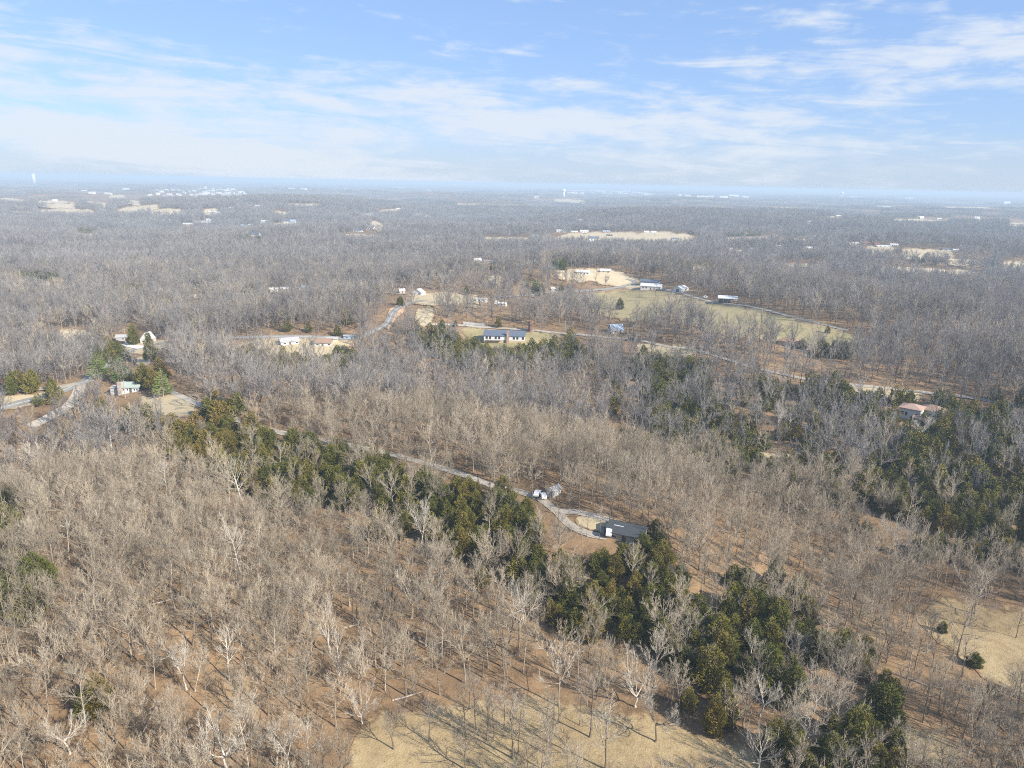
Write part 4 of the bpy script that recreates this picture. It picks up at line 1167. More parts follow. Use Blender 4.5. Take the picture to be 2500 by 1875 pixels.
house(1210, 742, 'small white shed left of the mobile home', None, w=3.2, d=3, wh=2.0, rh=.7, rot=10, wins=0, door=False, roof='white_roof', name='shed', cat='shed', hide=.7)
house(706, 843, 'white house behind cedars on the left road, half hidden', 'the white roadside house', w=10, d=6.5, wh=2.4, rh=1.4, rot=10, wins=3, roof='grey_roof', hide=.5)
house(790, 846, 'grey brown roofed house behind the cedars on the left road', None, w=9.5, d=7, wh=2.3, rh=1.6, rot=-8, wins=3, wall='pale_stucco', roof='brown_roof', hide=.5)
house(812, 836, 'low pale garage beside the left road', None, w=6, d=4.5, wh=2.1, rh=.7, wins=0, rot=-6, wall='cream_boards', roof='grey_roof', hide=.7, name='garage', cat='garage')
house(853, 829, 'light blue trailer parked by the left road', None, w=6.4, d=2.8, wh=2.2, rh=.3, wins=2, style='flat', rot=-8, wall='blue_metal', roof='white_roof', hide=.8, name='trailer', cat='trailer')
house(484, 728, 'tan flat roofed cabin alone in the bare wood left of centre', 'the tan flat cabin', w=6.4, d=5, wh=2.6, rh=.5, wins=2, style='flat', wall='cream_boards', roof='cream_boards', hide=.9)
house(1424, 671, 'low white farmhouse on the pale field left of the road bend', None, w=12, d=7, wh=2.6, rh=1.5, wins=4, rot=-6, roof='white_roof')
house(1363, 659, 'small light house beside the evergreen pair at the field corner', None, w=7, d=5, wh=2.4, rh=1.6, wins=1, roof='white_roof')
house(1478, 667, 'cream house at the right end of the pale field', None, w=10, d=7, wh=2.4, rh=1.5, wins=2, wall='cream_boards', roof='white_roof')
house(1353, 710, 'tiny white shed under dark evergreens at the pasture corner', None, w=5, d=4, wh=2.1, rh=.8, wins=0, door=False, roof='white_roof', name='shed', cat='shed')
house(1165, 641, 'cream house with a pale gable in the wood above the pasture', None, w=10, d=7, wh=2.8, rh=2.6, wins=2, wall='cream_boards', roof='white_roof', rot=20)
house(1196, 643, 'long low cream barn right of the pale gable in the wood', None, w=14, d=7, wh=2.8, rh=1.1, wins=0, door=False, wall='cream_boards', roof='grey_roof', name='barn', cat='barn', rot=-5)
house(1298, 644, 'cream roofed house among bare trees left of the evergreen pair', None, w=16, d=7, wh=2.6, rh=1.1, wins=2, wall='cream_boards', roof='cream_boards', hide=.8)

# houses of the far country: px, base, width and height in the picture, walls, roof, label
FAR = [
    (623, 577, 18, 9, 'white_boards', 'slate_roof', 'white two storey house beside the dark cedar clump, left half of the wood'),
    (594, 556, 14, 7, 'white_boards', 'blue_roof', 'white house with a bluish roof above the cedar clump'),
    (612, 554, 12, 6, 'cream_boards', 'white_roof', 'cream outbuilding just right of the bluish roof'),
    (644, 545, 16, 7, 'white_boards', 'white_roof', 'pair of joined white gables at the left end of a pale field'),
    (700, 546, 14, 9, 'white_boards', 'slate_roof', 'tall white gabled house at the right end of a pale field'),
    (715, 546, 11, 9, 'pale_stucco', 'blue_roof', 'bluish gabled house beside the tall white gabled one'),
    (457, 550, 20, 5, 'cream_boards', 'white_roof', 'low cream house below a dark cedar belt'),
    (496, 544, 34, 4, 'white_boards', 'white_roof', 'very long low white building with a raised middle'),
    (508, 543, 9, 8, 'white_boards', 'white_roof', 'small gabled block rising from the very long white building'),
    (628, 507, 12, 6, 'white_boards', 'white_roof', 'white farmhouse on a slope right of the far hay fields'),
    (565, 508, 14, 5, 'white_boards', 'slate_roof', 'white house beside a dark clump right of the far hay fields'),
    (515, 521, 14, 5, 'cream_boards', 'white_roof', 'cream barn at the foot of the rightmost left-hand hay field'),
    (530, 521, 10, 4, 'white_boards', 'white_roof', 'white shed right of the cream barn by the hay field'),
    (133, 493, 9, 5, 'white_boards', 'white_roof', 'lone white farmhouse on the leftmost long hay field'),
    (307, 467, 14, 6, 'white_boards', 'white_roof', 'white hilltop house above the small bright field'),
    (204, 469, 10, 4, 'cream_boards', 'white_roof', 'pale barn at the left end of a line of far roofs'),
    (222, 473, 12, 4, 'white_boards', 'white_roof', 'white roof second from the left in a line of far roofs'),
    (262, 475, 14, 4, 'cream_boards', 'white_roof', 'cream roof left of the small bright field'),
    (254, 515, 6, 4, 'white_boards', 'white_roof', 'tiny white shed between two long hay fields'),
    (330, 572, 12, 3, 'red_roof', 'red_roof', 'small reddish roofs deep in the left wood'),
    (873, 566, 20, 8, 'white_boards', 'slate_roof', 'white house with a dark roof at the foot of the steep bright field'),
    (902, 560, 20, 9, 'white_boards', 'slate_roof', 'larger white gabled house beside the steep bright field'),
    (893, 529, 18, 7, 'cream_boards', 'grey_roof', 'cream hilltop house above the steep bright field'),
    (907, 527, 12, 7, 'white_boards', 'blue_roof', 'white house right beside the cream hilltop house'),
    (866, 535, 10, 4, 'grey_boards', 'white_roof', 'grey shed left of the hilltop houses'),
    (973, 512, 10, 4, 'white_boards', 'white_roof', 'white house at the tip of a thin pale field'),
    (1023, 528, 16, 6, 'white_boards', 'white_roof', 'white ridge house left of two bluish roofs'),
    (1010, 527, 9, 5, 'pale_stucco', 'blue_roof', 'small bluish roof left of the white ridge house'),
    (1046, 529, 10, 5, 'white_boards', 'blue_roof', 'bluish roofed house right of the white ridge house'),
    (1036, 531, 16, 3, 'cream_boards', 'white_roof', 'low cream shed below the ridge houses'),
    (1307, 581, 18, 8, 'white_boards', 'blue_roof', 'white twin gabled house left of the broad far field'),
    (1325, 582, 8, 7, 'cream_boards', 'white_roof', 'small cream gable right of the twin gabled house'),
    (1369, 567, 24, 6, 'white_boards', 'white_roof', 'long white barn at the top left of the broad far field'),
    (1402, 568, 16, 4, 'white_boards', 'white_roof', 'low white shed right of the long white barn'),
    (1426, 568, 20, 6, 'white_boards', 'white_roof', 'bright white house on the crest of the broad far field'),
    (1450, 588, 24, 10, 'white_boards', 'slate_roof', 'white house with a dark roof at the foot of the broad far field'),
    (1488, 577, 14, 4, 'door_dark', 'dark_roof', 'single black shed out on the broad far field'),
    (1480, 567, 18, 4, 'white_boards', 'blue_roof', 'bluish roof on the crest of the broad far field'),
    (1578, 569, 12, 5, 'white_boards', 'white_roof', 'white house right of centre on the broad far field crest'),
    (1596, 570, 12, 5, 'white_boards', 'white_roof', 'second white house near the right of the broad far field crest'),
    (1648, 588, 16, 7, 'white_boards', 'slate_roof', 'white house with a dark roof at the lower right of the broad field'),
    (1419, 539, 10, 4, 'white_boards', 'white_roof', 'lone white house in the wood above the broad far field'),
    (1310, 484, 10, 4, 'white_boards', 'white_roof', 'small white roof left of the far bare hill'),
    (1828, 573, 12, 4, 'cream_boards', 'white_roof', 'cream house above the thin field right of centre'),
    (1976, 544, 9, 5, 'white_boards', 'white_roof', 'tall white house alone in the far right wood'),
    (1984, 583, 16, 7, 'white_boards', 'white_roof', 'bright white house at the right end of a thin field'),
    (2023, 588, 10, 8, 'white_boards', 'blue_roof', 'white gabled barn right of the bright white house'),
    (2084, 597, 24, 5, 'cream_boards', 'white_roof', 'long cream barn left of the red roofed house'),
    (2116, 597, 16, 6, 'red_roof', 'red_roof', 'red roofed house under a tall dark evergreen'),
    (2140, 598, 12, 5, 'red_roof', 'red_roof', 'smaller red roof right of the red roofed house'),
    (2184, 601, 16, 5, 'white_boards', 'white_roof', 'white house at the right end of the red roofed farm'),
    (2160, 604, 30, 3, 'white_boards', 'white_roof', 'very low long white shed below the red roofs'),
    (2320, 612, 24, 5, 'white_boards', 'slate_roof', 'white house with a dark roof above the far right pasture'),
    (2335, 613, 12, 4, 'white_boards', 'white_roof', 'white shed at the right end of the far right pasture'),
    (2048, 530, 10, 4, 'white_boards', 'white_roof', 'small white house left of two thin bright fields'),
    (2250, 536, 10, 7, 'cream_boards', 'white_roof', 'cream farmhouse on top of the wide far right field'),
    (2294, 537, 8, 4, 'white_boards', 'white_roof', 'white shed at the right end of the wide far right field'),
    (2386, 540, 9, 9, 'white_boards', 'white_roof', 'tall white round topped house by the right edge'),
    (2366, 546, 22, 6, 'cream_boards', 'slate_roof', 'long house with a dark roof below the tall white one'),
    (1932, 525, 6, 5, 'white_boards', 'white_roof', 'tiny white house on a thin green field edge'),
    (1781, 613, 14, 7, 'cream_boards', 'white_roof', 'cream house with a leaning roof among bare trees right of the broad field'),
    (1803, 616, 14, 5, 'cream_boards', 'white_roof', 'cream shed right of the leaning roof'),
    (1836, 611, 10, 5, 'white_boards', 'white_roof', 'white shed between cream houses in the right wood'),
    (1900, 604, 16, 5, 'white_boards', 'white_roof', 'white house under trees left of the long white trailer'),
    (1973, 608, 22, 5, 'white_boards', 'white_roof', 'long white trailer in the right wood'),
    (1990, 607, 8, 4, 'grey_boards', 'blue_roof', 'small blue roof right of the long white trailer'),
    (2410, 619, 10, 4, 'brown_roof', 'brown_roof', 'brown shed in the wood near the right edge'),
]
def mini_house(px, py, wp, hp, wall, roof, label, cat='house', group=None, name='house', hide=.8):
    P = spot(px, py)
    dist = np.linalg.norm(P - EYE)
    k = dist / F_PX
    w = max(4.0, wp * k); Ht = max(3.0, hp * k)
    wh, rh = Ht * .58, Ht * .42
    if w > 5.0 * Ht: wh, rh = Ht * .7, Ht * .3
    d = min(max(6.0, w * .6), 16)
    e = empty(name, (P[0], P[1] + d / 2, P[2] - .2), float((hash_(px, py) - .5) * .5))
    tag(e, label, cat, group)
    x, y = w / 2, d / 2
    MB().prism([(-y, -2), (y, -2), (y, wh), (0, wh + rh), (-y, wh)], -x, x).build('wall', wall, e)
    o, t = .4, .3; kk = rh / y
    MB().prism([(-y - o, wh - kk * o + .03), (0, wh + rh + .03), (y + o, wh - kk * o + .03), (y + o, wh - kk * o + t), (0, wh + rh + t), (-y - o, wh - kk * o + t)], -x - o, x + o).build('roof', roof, e)
    if dist < 3500 and w > 9:
        for s in (-.28, .02, .3):
            MB().box(s * w - w * .035, s * w + w * .035, -y - .06, -y + .02, wh * .3, wh * .75).build('window', 'window_glass', e)
    FOOT.append((P[0], P[1] + d / 2, w * .55))
    clear_box(px - wp / 2, py - hp, px + wp / 2, py - hp * .1, dist, hide)
    return e
def hash_(a, b): return (math.sin(a * 12.9898 + b * 78.233) * 43758.5453) % 1.0
for f_ in FAR: mini_house(*f_)

r6 = np.random.default_rng(6)
# the housing estate below the left skyline, one house copied about
est = []
for i in range(74):
    t = r6.uniform(0, 1)
    est.append((370 + 230 * t + r6.normal(0, 4), 474 + r6.normal(0, 5.0) - 3 * t, r6.uniform(4.5, 8), r6.uniform(3, 4.5)))
for i in range(14):
    est.append((545 + i * 3.6, 482.0 + .12 * i, 5, 2.5))
e0 = None
for (x, y, wp, hp) in est:
    wl = 'white_boards' if r6.random() < .7 else 'cream_boards'
    mini_house(x, y, wp, hp, wl, 'white_roof' if r6.random() < .5 else 'grey_roof', 'small pale house in the dense estate below the left skyline', 'house', 'houses of the far estate', hide=.8)
# the far town right of centre
for i in range(34):
    t = r6.uniform(0, 1) ** 1.2
    x = 1392 + 200 * t
    y = 450 + (x - 1250) * .0192 + r6.choice([13.5, 16, 19]) + r6.normal(0, .6)
    mini_house(x, y, r6.uniform(9, 26), r6.uniform(2, 3.6), 'white_boards', 'white_roof', 'long white building in the far town on the skyline right of centre', 'building', 'white buildings of the far town', 'town_building', .85)
for (x, y, wp, hp) in ((1660, 478, 8, 3), (1680, 479, 14, 3), (1722, 481, 40, 3), (1767, 483, 20, 4), (1792, 482, 22, 6), (1820, 483, 16, 4), (2085, 483, 34, 3), (2219, 487, 16, 4), (2310, 490, 14, 3), (2459, 498, 14, 5), (1892, 468, 16, 3), (975, 460, 30, 3),
                       (712, 462, 14, 3), (740, 463, 16, 4), (382, 441, 36, 3), (152, 441, 14, 3), (660, 484, 10, 4), (745, 482, 14, 4), (1046, 467, 8, 4), (2160, 505, 40, 2)):
    mini_house(x, y, wp, hp, 'white_boards', 'white_roof', 'scattered white roof far out on the plain under the skyline', 'building', 'scattered roofs on the far plain', 'plain_building', .85)

def water_tower(px, pyb, pyt, style, label):
    P = spot(px, pyb)
    dist = np.linalg.norm(P - EYE); Ht = (pyb - pyt) * dist / F_PX
    e = empty('water_tower', P); tag(e, label, 'water tower')
    if style == 'standpipe':
        MB().lathe([(Ht * .15, -2), (Ht * .15, Ht * .93)], 20).build('tank', 'tank_white', e, True)
        MB().lathe([(Ht * .155, Ht * .93), (Ht * .13, Ht * .97), (.5, Ht)], 20).build('dome', 'tank_white', e, True)
    elif style == 'globe':
        MB().lathe([(Ht * .10, -2), (Ht * .07, Ht * .15), (Ht * .07, Ht * .55)], 16).build('stem', 'tank_white', e, True)
        MB().lathe([(Ht * .07, Ht * .55)] + [(max(.3, Ht * .26 * sin(a)), Ht * (.77 - .23 * cos(a))) for a in np.linspace(.35, pi, 9)], 20).build('tank', 'tank_white', e, True)
    else:
        MB().lathe([(Ht * .13, -2), (Ht * .13, Ht * .62)], 18).build('column', 'tank_white', e, True)
        MB().lathe([(Ht * .13, Ht * .62), (Ht * .24, Ht * .70), (Ht * .24, Ht * .92), (Ht * .12, Ht)], 18).build('tank', 'tank_white', e, True)
    w = (pyb - pyt) * .25
    clear_box(px - w, pyt, px + w, pyb - 2, dist, .95)
water_tower(84, 449, 429, 'standpipe', 'tall white cylindrical water tower on the left skyline')
water_tower(1376, 481, 463, 'column', 'white water tower with a wide head above the far bare hill')
water_tower(1275, 462, 452, 'column', 'smallest water tower on the skyline, just right of centre')
water_tower(2054, 483, 470, 'globe', 'white globe water tower on the right skyline')

# brick silo by the ranch road
P = spot(1295, 809)
e = empty('silo', (P[0], P[1], P[2])); tag(e, 'old red brick silo standing open topped beside the gravel road', 'silo')
MB().lathe([(1.4, -1), (1.4, 6.3), (1.2, 6.3), (1.2, 2.0)], 28).build('wall', 'silo_brick', e)
MB().lathe([(1.45, 6.31), (1.5, 6.4), (1.45, 6.5), (1.16, 6.5)], 28).build('rim', 'silo_brick', e)
FOOT.append((P[0], P[1], 4)); clear_box(1285, 770, 1306, 806, np.linalg.norm(P - EYE), .8); landmark('the brick silo', 1295, 809)

def utility_pole(px, py, top, label):
    P = spot(px, py); dist = np.linalg.norm(P - EYE)
    Ht = (py - top) * dist / F_PX / .97
    e = empty('utility_pole', P, .4); tag(e, label, 'utility pole')
    MB().cyl(0, 0, -.5, Ht, .17, .12, 8).build('pole', 'pole_wood', e)
    MB().box(-1.1, 1.1, -.20, -.08, Ht - .9, Ht - .76).build('crossarm', 'pole_wood', e)
    clear_box(px - 3, top, px + 3, py - 2, dist, .9)
utility_pole(308, 844, 806, 'pale utility pole at the foot of the concrete driveway')
utility_pole(329, 880, 858, 'utility pole in the lawn below the road bend near the pines')
utility_pole(306, 972, 932, 'utility pole in front of the brick chimney of the green roofed house')
utility_pole(1276, 806, 782, 'wooden utility pole just left of the brick silo')
utility_pole(1189, 796, 782, 'utility pole at the right end of the grey board fence')
utility_pole(1379, 808, 783, 'utility pole right of the brick silo along the gravel road')

def fence(pts, label, Hf=1.3, step=3.0, boards=False, cat='fence'):
    a = np.array(pts, float)
    C = catmull(unproject(a[:, 0], a[:, 1])[:, :2], step)
    e = empty('fence', (C[0, 0], C[0, 1], float(hgt(C[0, 0], C[0, 1])))); tag(e, label, cat)
    C = C[:60]; Z = hgt(C[:, 0], C[:, 1]) - e.location[2]; X = C - C[0]
    for (x, y), z in zip(X, Z):
        MB().box(x - .09, x + .09, y - .09, y + .09, z - .4, z + Hf + .1).build('post', 'old_wood', e)
    for hh in ((.1,) if boards else (.45, .85, 1.25)):
        m_ = MB()
        th = Hf - .1 if boards else .13
        for i in range(len(X) - 1):
            (x0, y0), (x1, y1) = X[i], X[i + 1]
            n = np.array([-(y1 - y0), x1 - x0]); n = n / np.linalg.norm(n) * .03
            v = []
            for zz in (0, th):
                v += [(x0 - n[0], y0 - n[1], Z[i] + hh + zz), (x1 - n[0], y1 - n[1], Z[i + 1] + hh + zz), (x1 + n[0], y1 + n[1], Z[i + 1] + hh + zz), (x0 + n[0], y0 + n[1], Z[i] + hh + zz)]
            m_.add(v, boxv(0, 1, 0, 1, 0, 1)[1])
        m_.build('boards' if boards else 'rail', 'grey_boards' if boards else 'old_wood', e)
fence([(1131, 792), (1160, 795), (1184, 797)], 'grey board fence behind the white road above the ranch house', 1.8, 2.6, True)
fence([(1768, 747), (1800, 749), (1822, 748), (1815, 743), (1798, 741)], 'rough wooden corral rails in front of the open cattle shed', 1.4)
fence([(1690, 722), (1720, 730), (1752, 738)], 'wooden rail fence between the small barn and the cattle shed', 1.3)
fence([(1470, 712), (1520, 707), (1552, 703)], 'rail fence along the top left of the green pasture', 1.2)

def car(px, py, rot, label, paint='car_white', L=4.8, tall=1.6, name='parked_car', cat='car'):
    K = .84
    P = spot(px, py)
    P[2] += .35
    e = empty(name, P, radians(rot)); e.scale = (K, K, K); tag(e, label, cat)
    h0, h1 = .45, .95 if tall < 2 else 1.0
    prof = [(-L / 2, h0), (L / 2, h0), (L / 2, h1 - .05), (L * .27, h1 + .02), (L * .14, tall), (-L * .34, tall), (-L * .46, h1 + .05), (-L / 2, h1)]
    n = len(prof)
    def extr(pf, y0, y1): return [(a, y0, b) for a, b in pf] + [(a, y1, b) for a, b in pf], [tuple(range(n)), tuple(range(n, 2 * n))[::-1]] + [((i + 1) % n, i, n + i, n + (i + 1) % n) for i in range(n)]
    MB().add(*extr(prof, -.9, .9)).build('body', paint, e)
    for s in (-1, 1):
        MB().box(-L * .30, L * .13, s * .905 - .01, s * .905 + .01, h1 + .08, tall - .12).build('side_window', 'window_glass', e)
        for xx in (-L * .31, L * .31):
            v = [(xx + .34 * cos(a), s * .93 + dy, .34 + .34 * sin(a)) for dy in (-.1, .1) for a in np.arange(10) * 2 * pi / 10]
            MB().add(v, [tuple(range(10)), tuple(range(10, 20))[::-1]] + [((i + 1) % 10, i, 10 + i, 10 + (i + 1) % 10) for i in range(10)]).build('wheel', 'rubber', e)
    MB().add([(L * .275, -.75, h1 + .06), (L * .275, .75, h1 + .06), (L * .15, .68, tall - .06), (L * .15, -.68, tall - .06), (L * .255, -.75, h1 + .03), (L * .255, .75, h1 + .03), (L * .13, .68, tall - .09), (L * .13, -.68, tall - .09)],
             [(0, 1, 2, 3), (7, 6, 5, 4), (0, 4, 5, 1), (1, 5, 6, 2), (2, 6, 7, 3), (3, 7, 4, 0)]).build('windscreen', 'window_glass', e)
    d = np.linalg.norm(P - EYE); k = F_PX / d
    clear_box(px - L * k * .4, py - tall * k, px + L * k * .4, py, d, .7)
    FOOT.append((P[0], P[1], 3.2))
car(1487, 1307, 78, 'white high roofed van parked at the left end of the dark roofed house', 'car_white', 4.7, 2.2, 'van', 'van')
car(1474, 1303, 80, 'dark car in the shade left of the white van', 'car_dark')
car(1312, 1211, 75, 'white car left of the small cabin on the driveway', 'car_white')
car(1326, 1217, 100, 'white pickup on the gravel directly beside the small cabin', 'car_white', 4.2, 1.5, 'pickup', 'pickup')
car(1540, 831, -8, 'dark car on the gravel road below the blue roofed house', 'car_dark')
car(1556, 833, -8, 'black car behind the dark car on the gravel road', 'car_dark')
car(1607, 711, 10, 'dark pickup in front of the white farm building', 'car_dark', 5.4, 1.8, 'pickup', 'pickup')
car(1622, 710, -15, 'blue truck between the farm building and the small barn', 'car_blue', 6.0, 2.2, 'truck', 'truck')
car(1722, 728, 30, 'pale trailer vehicle by the track left of the cattle shed', 'car_white', 5.5, 2.0, 'van', 'van')
car(984, 748, 60, 'small dark car on the road bend below the tall gable', 'car_dark')

# ------------------------------------------------------------------ trees set one by one
HAND_XY = []
# base px, base py, top py, style, pale?, label, short name
HAND = [
    (456, 1683, 1570, 'fork', 1, 'bright white forked tree in the middle of the bottom left wood', 'the bright white forked tree'),
    (476, 1688, 1578, 'pole', 1, 'white tree leaning right beside the bright white forked tree', 'the leaning white tree'),
    (560, 1660, 1540, 'tall', 1, 'pale slender tree upslope to the right of the leaning white tree', 'the pale slender tree'),
    (171, 1842, 1735, 'gnarl', 1, 'white tree with crooked spreading limbs near the bottom left corner', 'the crooked white tree'),
    (554, 1885, 1745, 'gnarl', 1, 'white tree with one long limb reaching left at the bottom edge', 'the white tree with the long limb'),
    (674, 1872, 1760, 'fork', 1, 'white tree forking low at the bottom edge, left of its pale twin', 'the low-forked white tree'),
    (704, 1880, 1765, 'fork', 1, 'pale twin of the low forked tree, standing just right of it', 'the pale twin tree'),
    (752, 1866, 1765, 'tall', 1, 'wavy white trunk right of the pale twin trees at the bottom', 'the wavy white trunk'),
    (519, 1860, 1780, 'pole', 1, 'dead white trunk leaning steeply left at the bottom edge', 'the dead leaning trunk'),
    (809, 1600, 1482, 'fork', 1, 'white Y shaped tree above the tan meadow', 'the white Y-shaped tree'),
    (828, 1650, 1545, 'tall', 1, 'pale bushy tree below the white Y shaped tree', 'the pale bushy tree'),
    (940, 1685, 1590, 'pole', 1, 'thin crooked white trunk in the shade above the meadow', 'the thin crooked trunk'),
    (885, 1768, 1690, 'gnarl', 1, 'short white tree with a broken limb at the left tip of the meadow', 'the short broken tree'),
    (408, 1222, 1130, 'tall', 1, 'pale straight tree in a small clearing right of two white stems', 'the pale straight tree'),
    (272, 1096, 1000, 'wide', 1, 'white stemmed tree with a round crown below the green roofed house', 'the round white-stemmed tree'),
    (95, 1182, 1085, 'fork', 1, 'group-like white many stemmed tree on the left slope', 'the many-stemmed white tree'),
    (76, 1172, 1090, 'fork', 1, 'white tree just left of the many stemmed one', None),
    (589, 1402, 1285, 'tall', 1, 'white feathery tree leaning left above the long shadows', 'the white feathery tree'),
    (592, 1222, 1120, 'wide', 1, 'broad pale tree leaning left under the green cedar belt', 'the broad pale tree'),
    (169, 1366, 1270, 'pole', 1, 'pair-like pale trunk on orange leaves below the left cedars', 'the pale trunk on orange leaves'),
    (1028, 1342, 1230, 'fork', 1, 'large white spreading tree left of the driveway cedars', 'the large white spreading tree'),
    (1519, 1172, 1105, 'fork', 1, 'thin white dead looking tree rising above the grey canopy', 'the thin white tree'),
    (1895, 1058, 990, 'fork', 1, 'left one of two pale trees in the dark right hand cedars', 'the left pale tree'),
    (1927, 1046, 985, 'wide', 1, 'right one of two pale trees in the dark right hand cedars', None),
    (2030, 1078, 1010, 'tall', 1, 'yellowish white tree right of the pale pair in the cedars', None),
    (2189, 1350, 1262, 'gnarl', 1, 'white spreading tree below the big dark cedar mass', 'the white spreading tree'),
    (2245, 1080, 1020, 'gnarl', 1, 'white crooked tree below the salmon roofed house', None),
    (1857, 1750, 1655, 'gnarl', 1, 'white contorted tree deep in the lower right cedars', 'the contorted white tree'),
    (1990, 1735, 1650, 'gnarl', 1, 'white zigzag limbed tree right of the contorted one', 'the zigzag white tree'),
    (1939, 1606, 1540, 'gnarl', 1, 'small white tree with level limbs amid rusty cedars', 'the level-limbed white tree'),
    (1828, 1622, 1545, 'fork', 1, 'small pale fork left of the level limbed white tree', 'the small pale fork'),
    (2018, 1560, 1490, 'wide', 1, 'silvery round domed tree standing out above the lower right cedars', 'the silvery domed tree'),
    (1850, 1890, 1780, 'wide', 1, 'wide grey white tree at the bottom edge right of the meadow', 'the wide grey-white tree'),
    (1971, 1822, 1725, 'wide', 1, 'pale vase shaped tree at the bottom between cedars', 'the pale vase-shaped tree'),
    (2175, 1820, 1750, 'pole', 1, 'thin white snag left of the small lower right clearing', 'the thin white snag'),
    (1596, 1680, 1545, 'tall', 2, 'tall pale trunked tree with a fan crown at the cedar edge', 'the fan-crowned tree'),
    (1553, 1726, 1620, 'gnarl', 1, 'white armed tree with a broken top at the meadow edge', 'the white-armed tree'),
    (1365, 1725, 1570, 'tall', 2, 'pale many stemmed tree on the upper meadow edge', 'the pale meadow-edge tree'),
    (1265, 1600, 1428, 'wide', 2, 'huge bushy bare tree left of the main cedar stand', 'the huge bushy tree'),
    (1599, 1812, 1695, 'gnarl', 2, 'lone leaning tree casting one long shadow on the meadow', 'the lone leaning meadow tree'),
    (1478, 1878, 1720, 'tall', 2, 'double trunked tree in the middle of the meadow', 'the double-trunked meadow tree'),
    (1439, 1800, 1650, 'tall', 3, 'dark twin stemmed tree left of the double trunked one', 'the dark twin-stemmed tree'),
    (1251, 1852, 1700, 'tall', 3, 'dark straight tree left in the meadow among thin poles', 'the dark straight tree'),
    (1190, 1808, 1680, 'tall', 3, 'slim dark tree upslope of the dark straight one', 'the slim dark tree'),
    (1163, 1782, 1665, 'pole', 3, 'thin leaning pole tree above the slim dark tree', None),
    (1146, 1732, 1630, 'pole', 3, 'dark pole tree at the upper edge of the meadow shadows', None),
    (1048, 1812, 1715, 'tall', 3, 'small dark tree alone in the sunlit left meadow', 'the small dark meadow tree'),
    (961, 1830, 1730, 'fork', 3, 'dark many stemmed tree on the left meadow', 'the many-stemmed meadow tree'),
    (1008, 1738, 1640, 'pole', 3, 'thin dark tree at the top of the left meadow', None),
    (1206, 1803, 1700, 'pole', 3, 'thin pole just right of the slim dark tree', None),
    (1231, 1772, 1670, 'pole', 3, 'thin pole upslope between two dark meadow trees', None),
    (1264, 1842, 1720, 'pole', 3, 'thin pole touching the dark straight tree on its right', None),
    (1137, 1880, 1770, 'wide', 3, 'stubby dark tree at the bottom edge of the meadow', 'the stubby dark tree'),
    (1330, 1790, 1690, 'pole', 3, 'slim tree between the dark straight tree and the twin stemmed one', None),
    (1415, 1772, 1680, 'pole', 3, 'slim tree just behind the dark twin stemmed tree', None),
    (1732, 1900, 1830, 'gnarl', 3, 'low dark spreading tree at the bottom right of the meadow', 'the low spreading tree'),
    (2365, 1530, 1440, 'wide', 3, 'dark tree with drooping limbs on the right hand meadow', 'the drooping dark tree'),
    (2381, 1500, 1395, 'wide', 2, 'tall round crowned tree behind the drooping dark tree', 'the round-crowned meadow tree'),
    (2480, 1558, 1485, 'tall', 3, 'slender dark tree alone at the right edge of the meadow', 'the slender dark meadow tree'),
    (2259, 1568, 1495, 'pole', 3, 'left of two thin trees at the left end of the right meadow', None),
    (2276, 1564, 1490, 'pole', 3, 'right of two thin trees at the left end of the right meadow', None),
    (2475, 1700, 1630, 'tall', 3, 'dark forking tree below the right hand meadow at the edge', None),
    (2265, 1745, 1660, 'tall', 3, 'left one of three dark stems in the lower right shade', None),
    (2300, 1755, 1660, 'tall', 3, 'middle one of three dark stems in the lower right shade', None),
    (2330, 1748, 1655, 'tall', 3, 'right one of three dark stems in the lower right shade', None),
    (1063, 1362, 1270, 'pole', 2, 'pale slim pole tree right of the large white spreading tree', None),
    (1310, 1345, 1255, 'tall', 2, 'slim grey tree on the brown slope left of the driveway loop', 'the slim grey tree'),
    (1488, 1276, 1170, 'tall', 3, 'stout dark tree between the loop drive and the wood', 'the stout loop-drive tree'),
    (1538, 1290, 1180, 'tall', 3, 'tall dark tree behind the dark roofed house, left of its neighbour', None),
    (1582, 1296, 1185, 'tall', 3, 'tall dark tree behind the right end of the dark roofed house', None),
    (1413, 1240, 1140, 'tall', 3, 'dark forked tree behind the driveway fork', None),
    (1463, 1316, 1245, 'pole', 2, 'slim pale tree beside the driveway in front of the lawn', None),
    (1432, 1310, 1250, 'pole', 3, 'thin dark tree in front of the pale driveway loop', None),
    (703, 952, 890, 'gnarl', 1, 'bright white tree with spreading arms below the roadside cedars', 'the bright white-armed tree'),
    (1560, 735, 708, 'wide', 3, 'small round bare tree with its shadow on the green pasture', None),
    (1600, 728, 700, 'wide', 3, 'bare tree on the pasture directly below the white farm building', None),
    (1655, 752, 724, 'wide', 2, 'bare tree in the middle of the green pasture', None),
    (1805, 792, 765, 'gnarl', 3, 'low spreading bare tree at the lower edge of the pasture', None),
    (1955, 800, 775, 'wide', 3, 'round bare tree on the right tip of the pasture', None),
    (1980, 806, 780, 'tall', 3, 'dark bare tree right of the round one on the pasture tip', None),
    (1545, 636, 605, 'pole', 1, 'single white trunk rising above the far wood by the road bend', None),
]
hand_style = {}
def hand_variants(style, seed, n):
    return [bare_tree(seed + i, 15.0, style, 0) for i in range(n)]
HV = {}
for st, n, sd in (('fork', 4, 1000), ('gnarl', 4, 1020), ('tall', 4, 1040), ('wide', 3, 1060), ('pole', 3, 1080)):
    HV[st] = hand_variants(st, sd, n)
plain('dark_bark', (0.17, 0.14, 0.11), .9, .2, 2.0)
tree_mat('meadow_twigs', [(0.0, (0.30, 0.25, 0.19)), (1.0, (0.40, 0.34, 0.27))])
HPOOL = {}
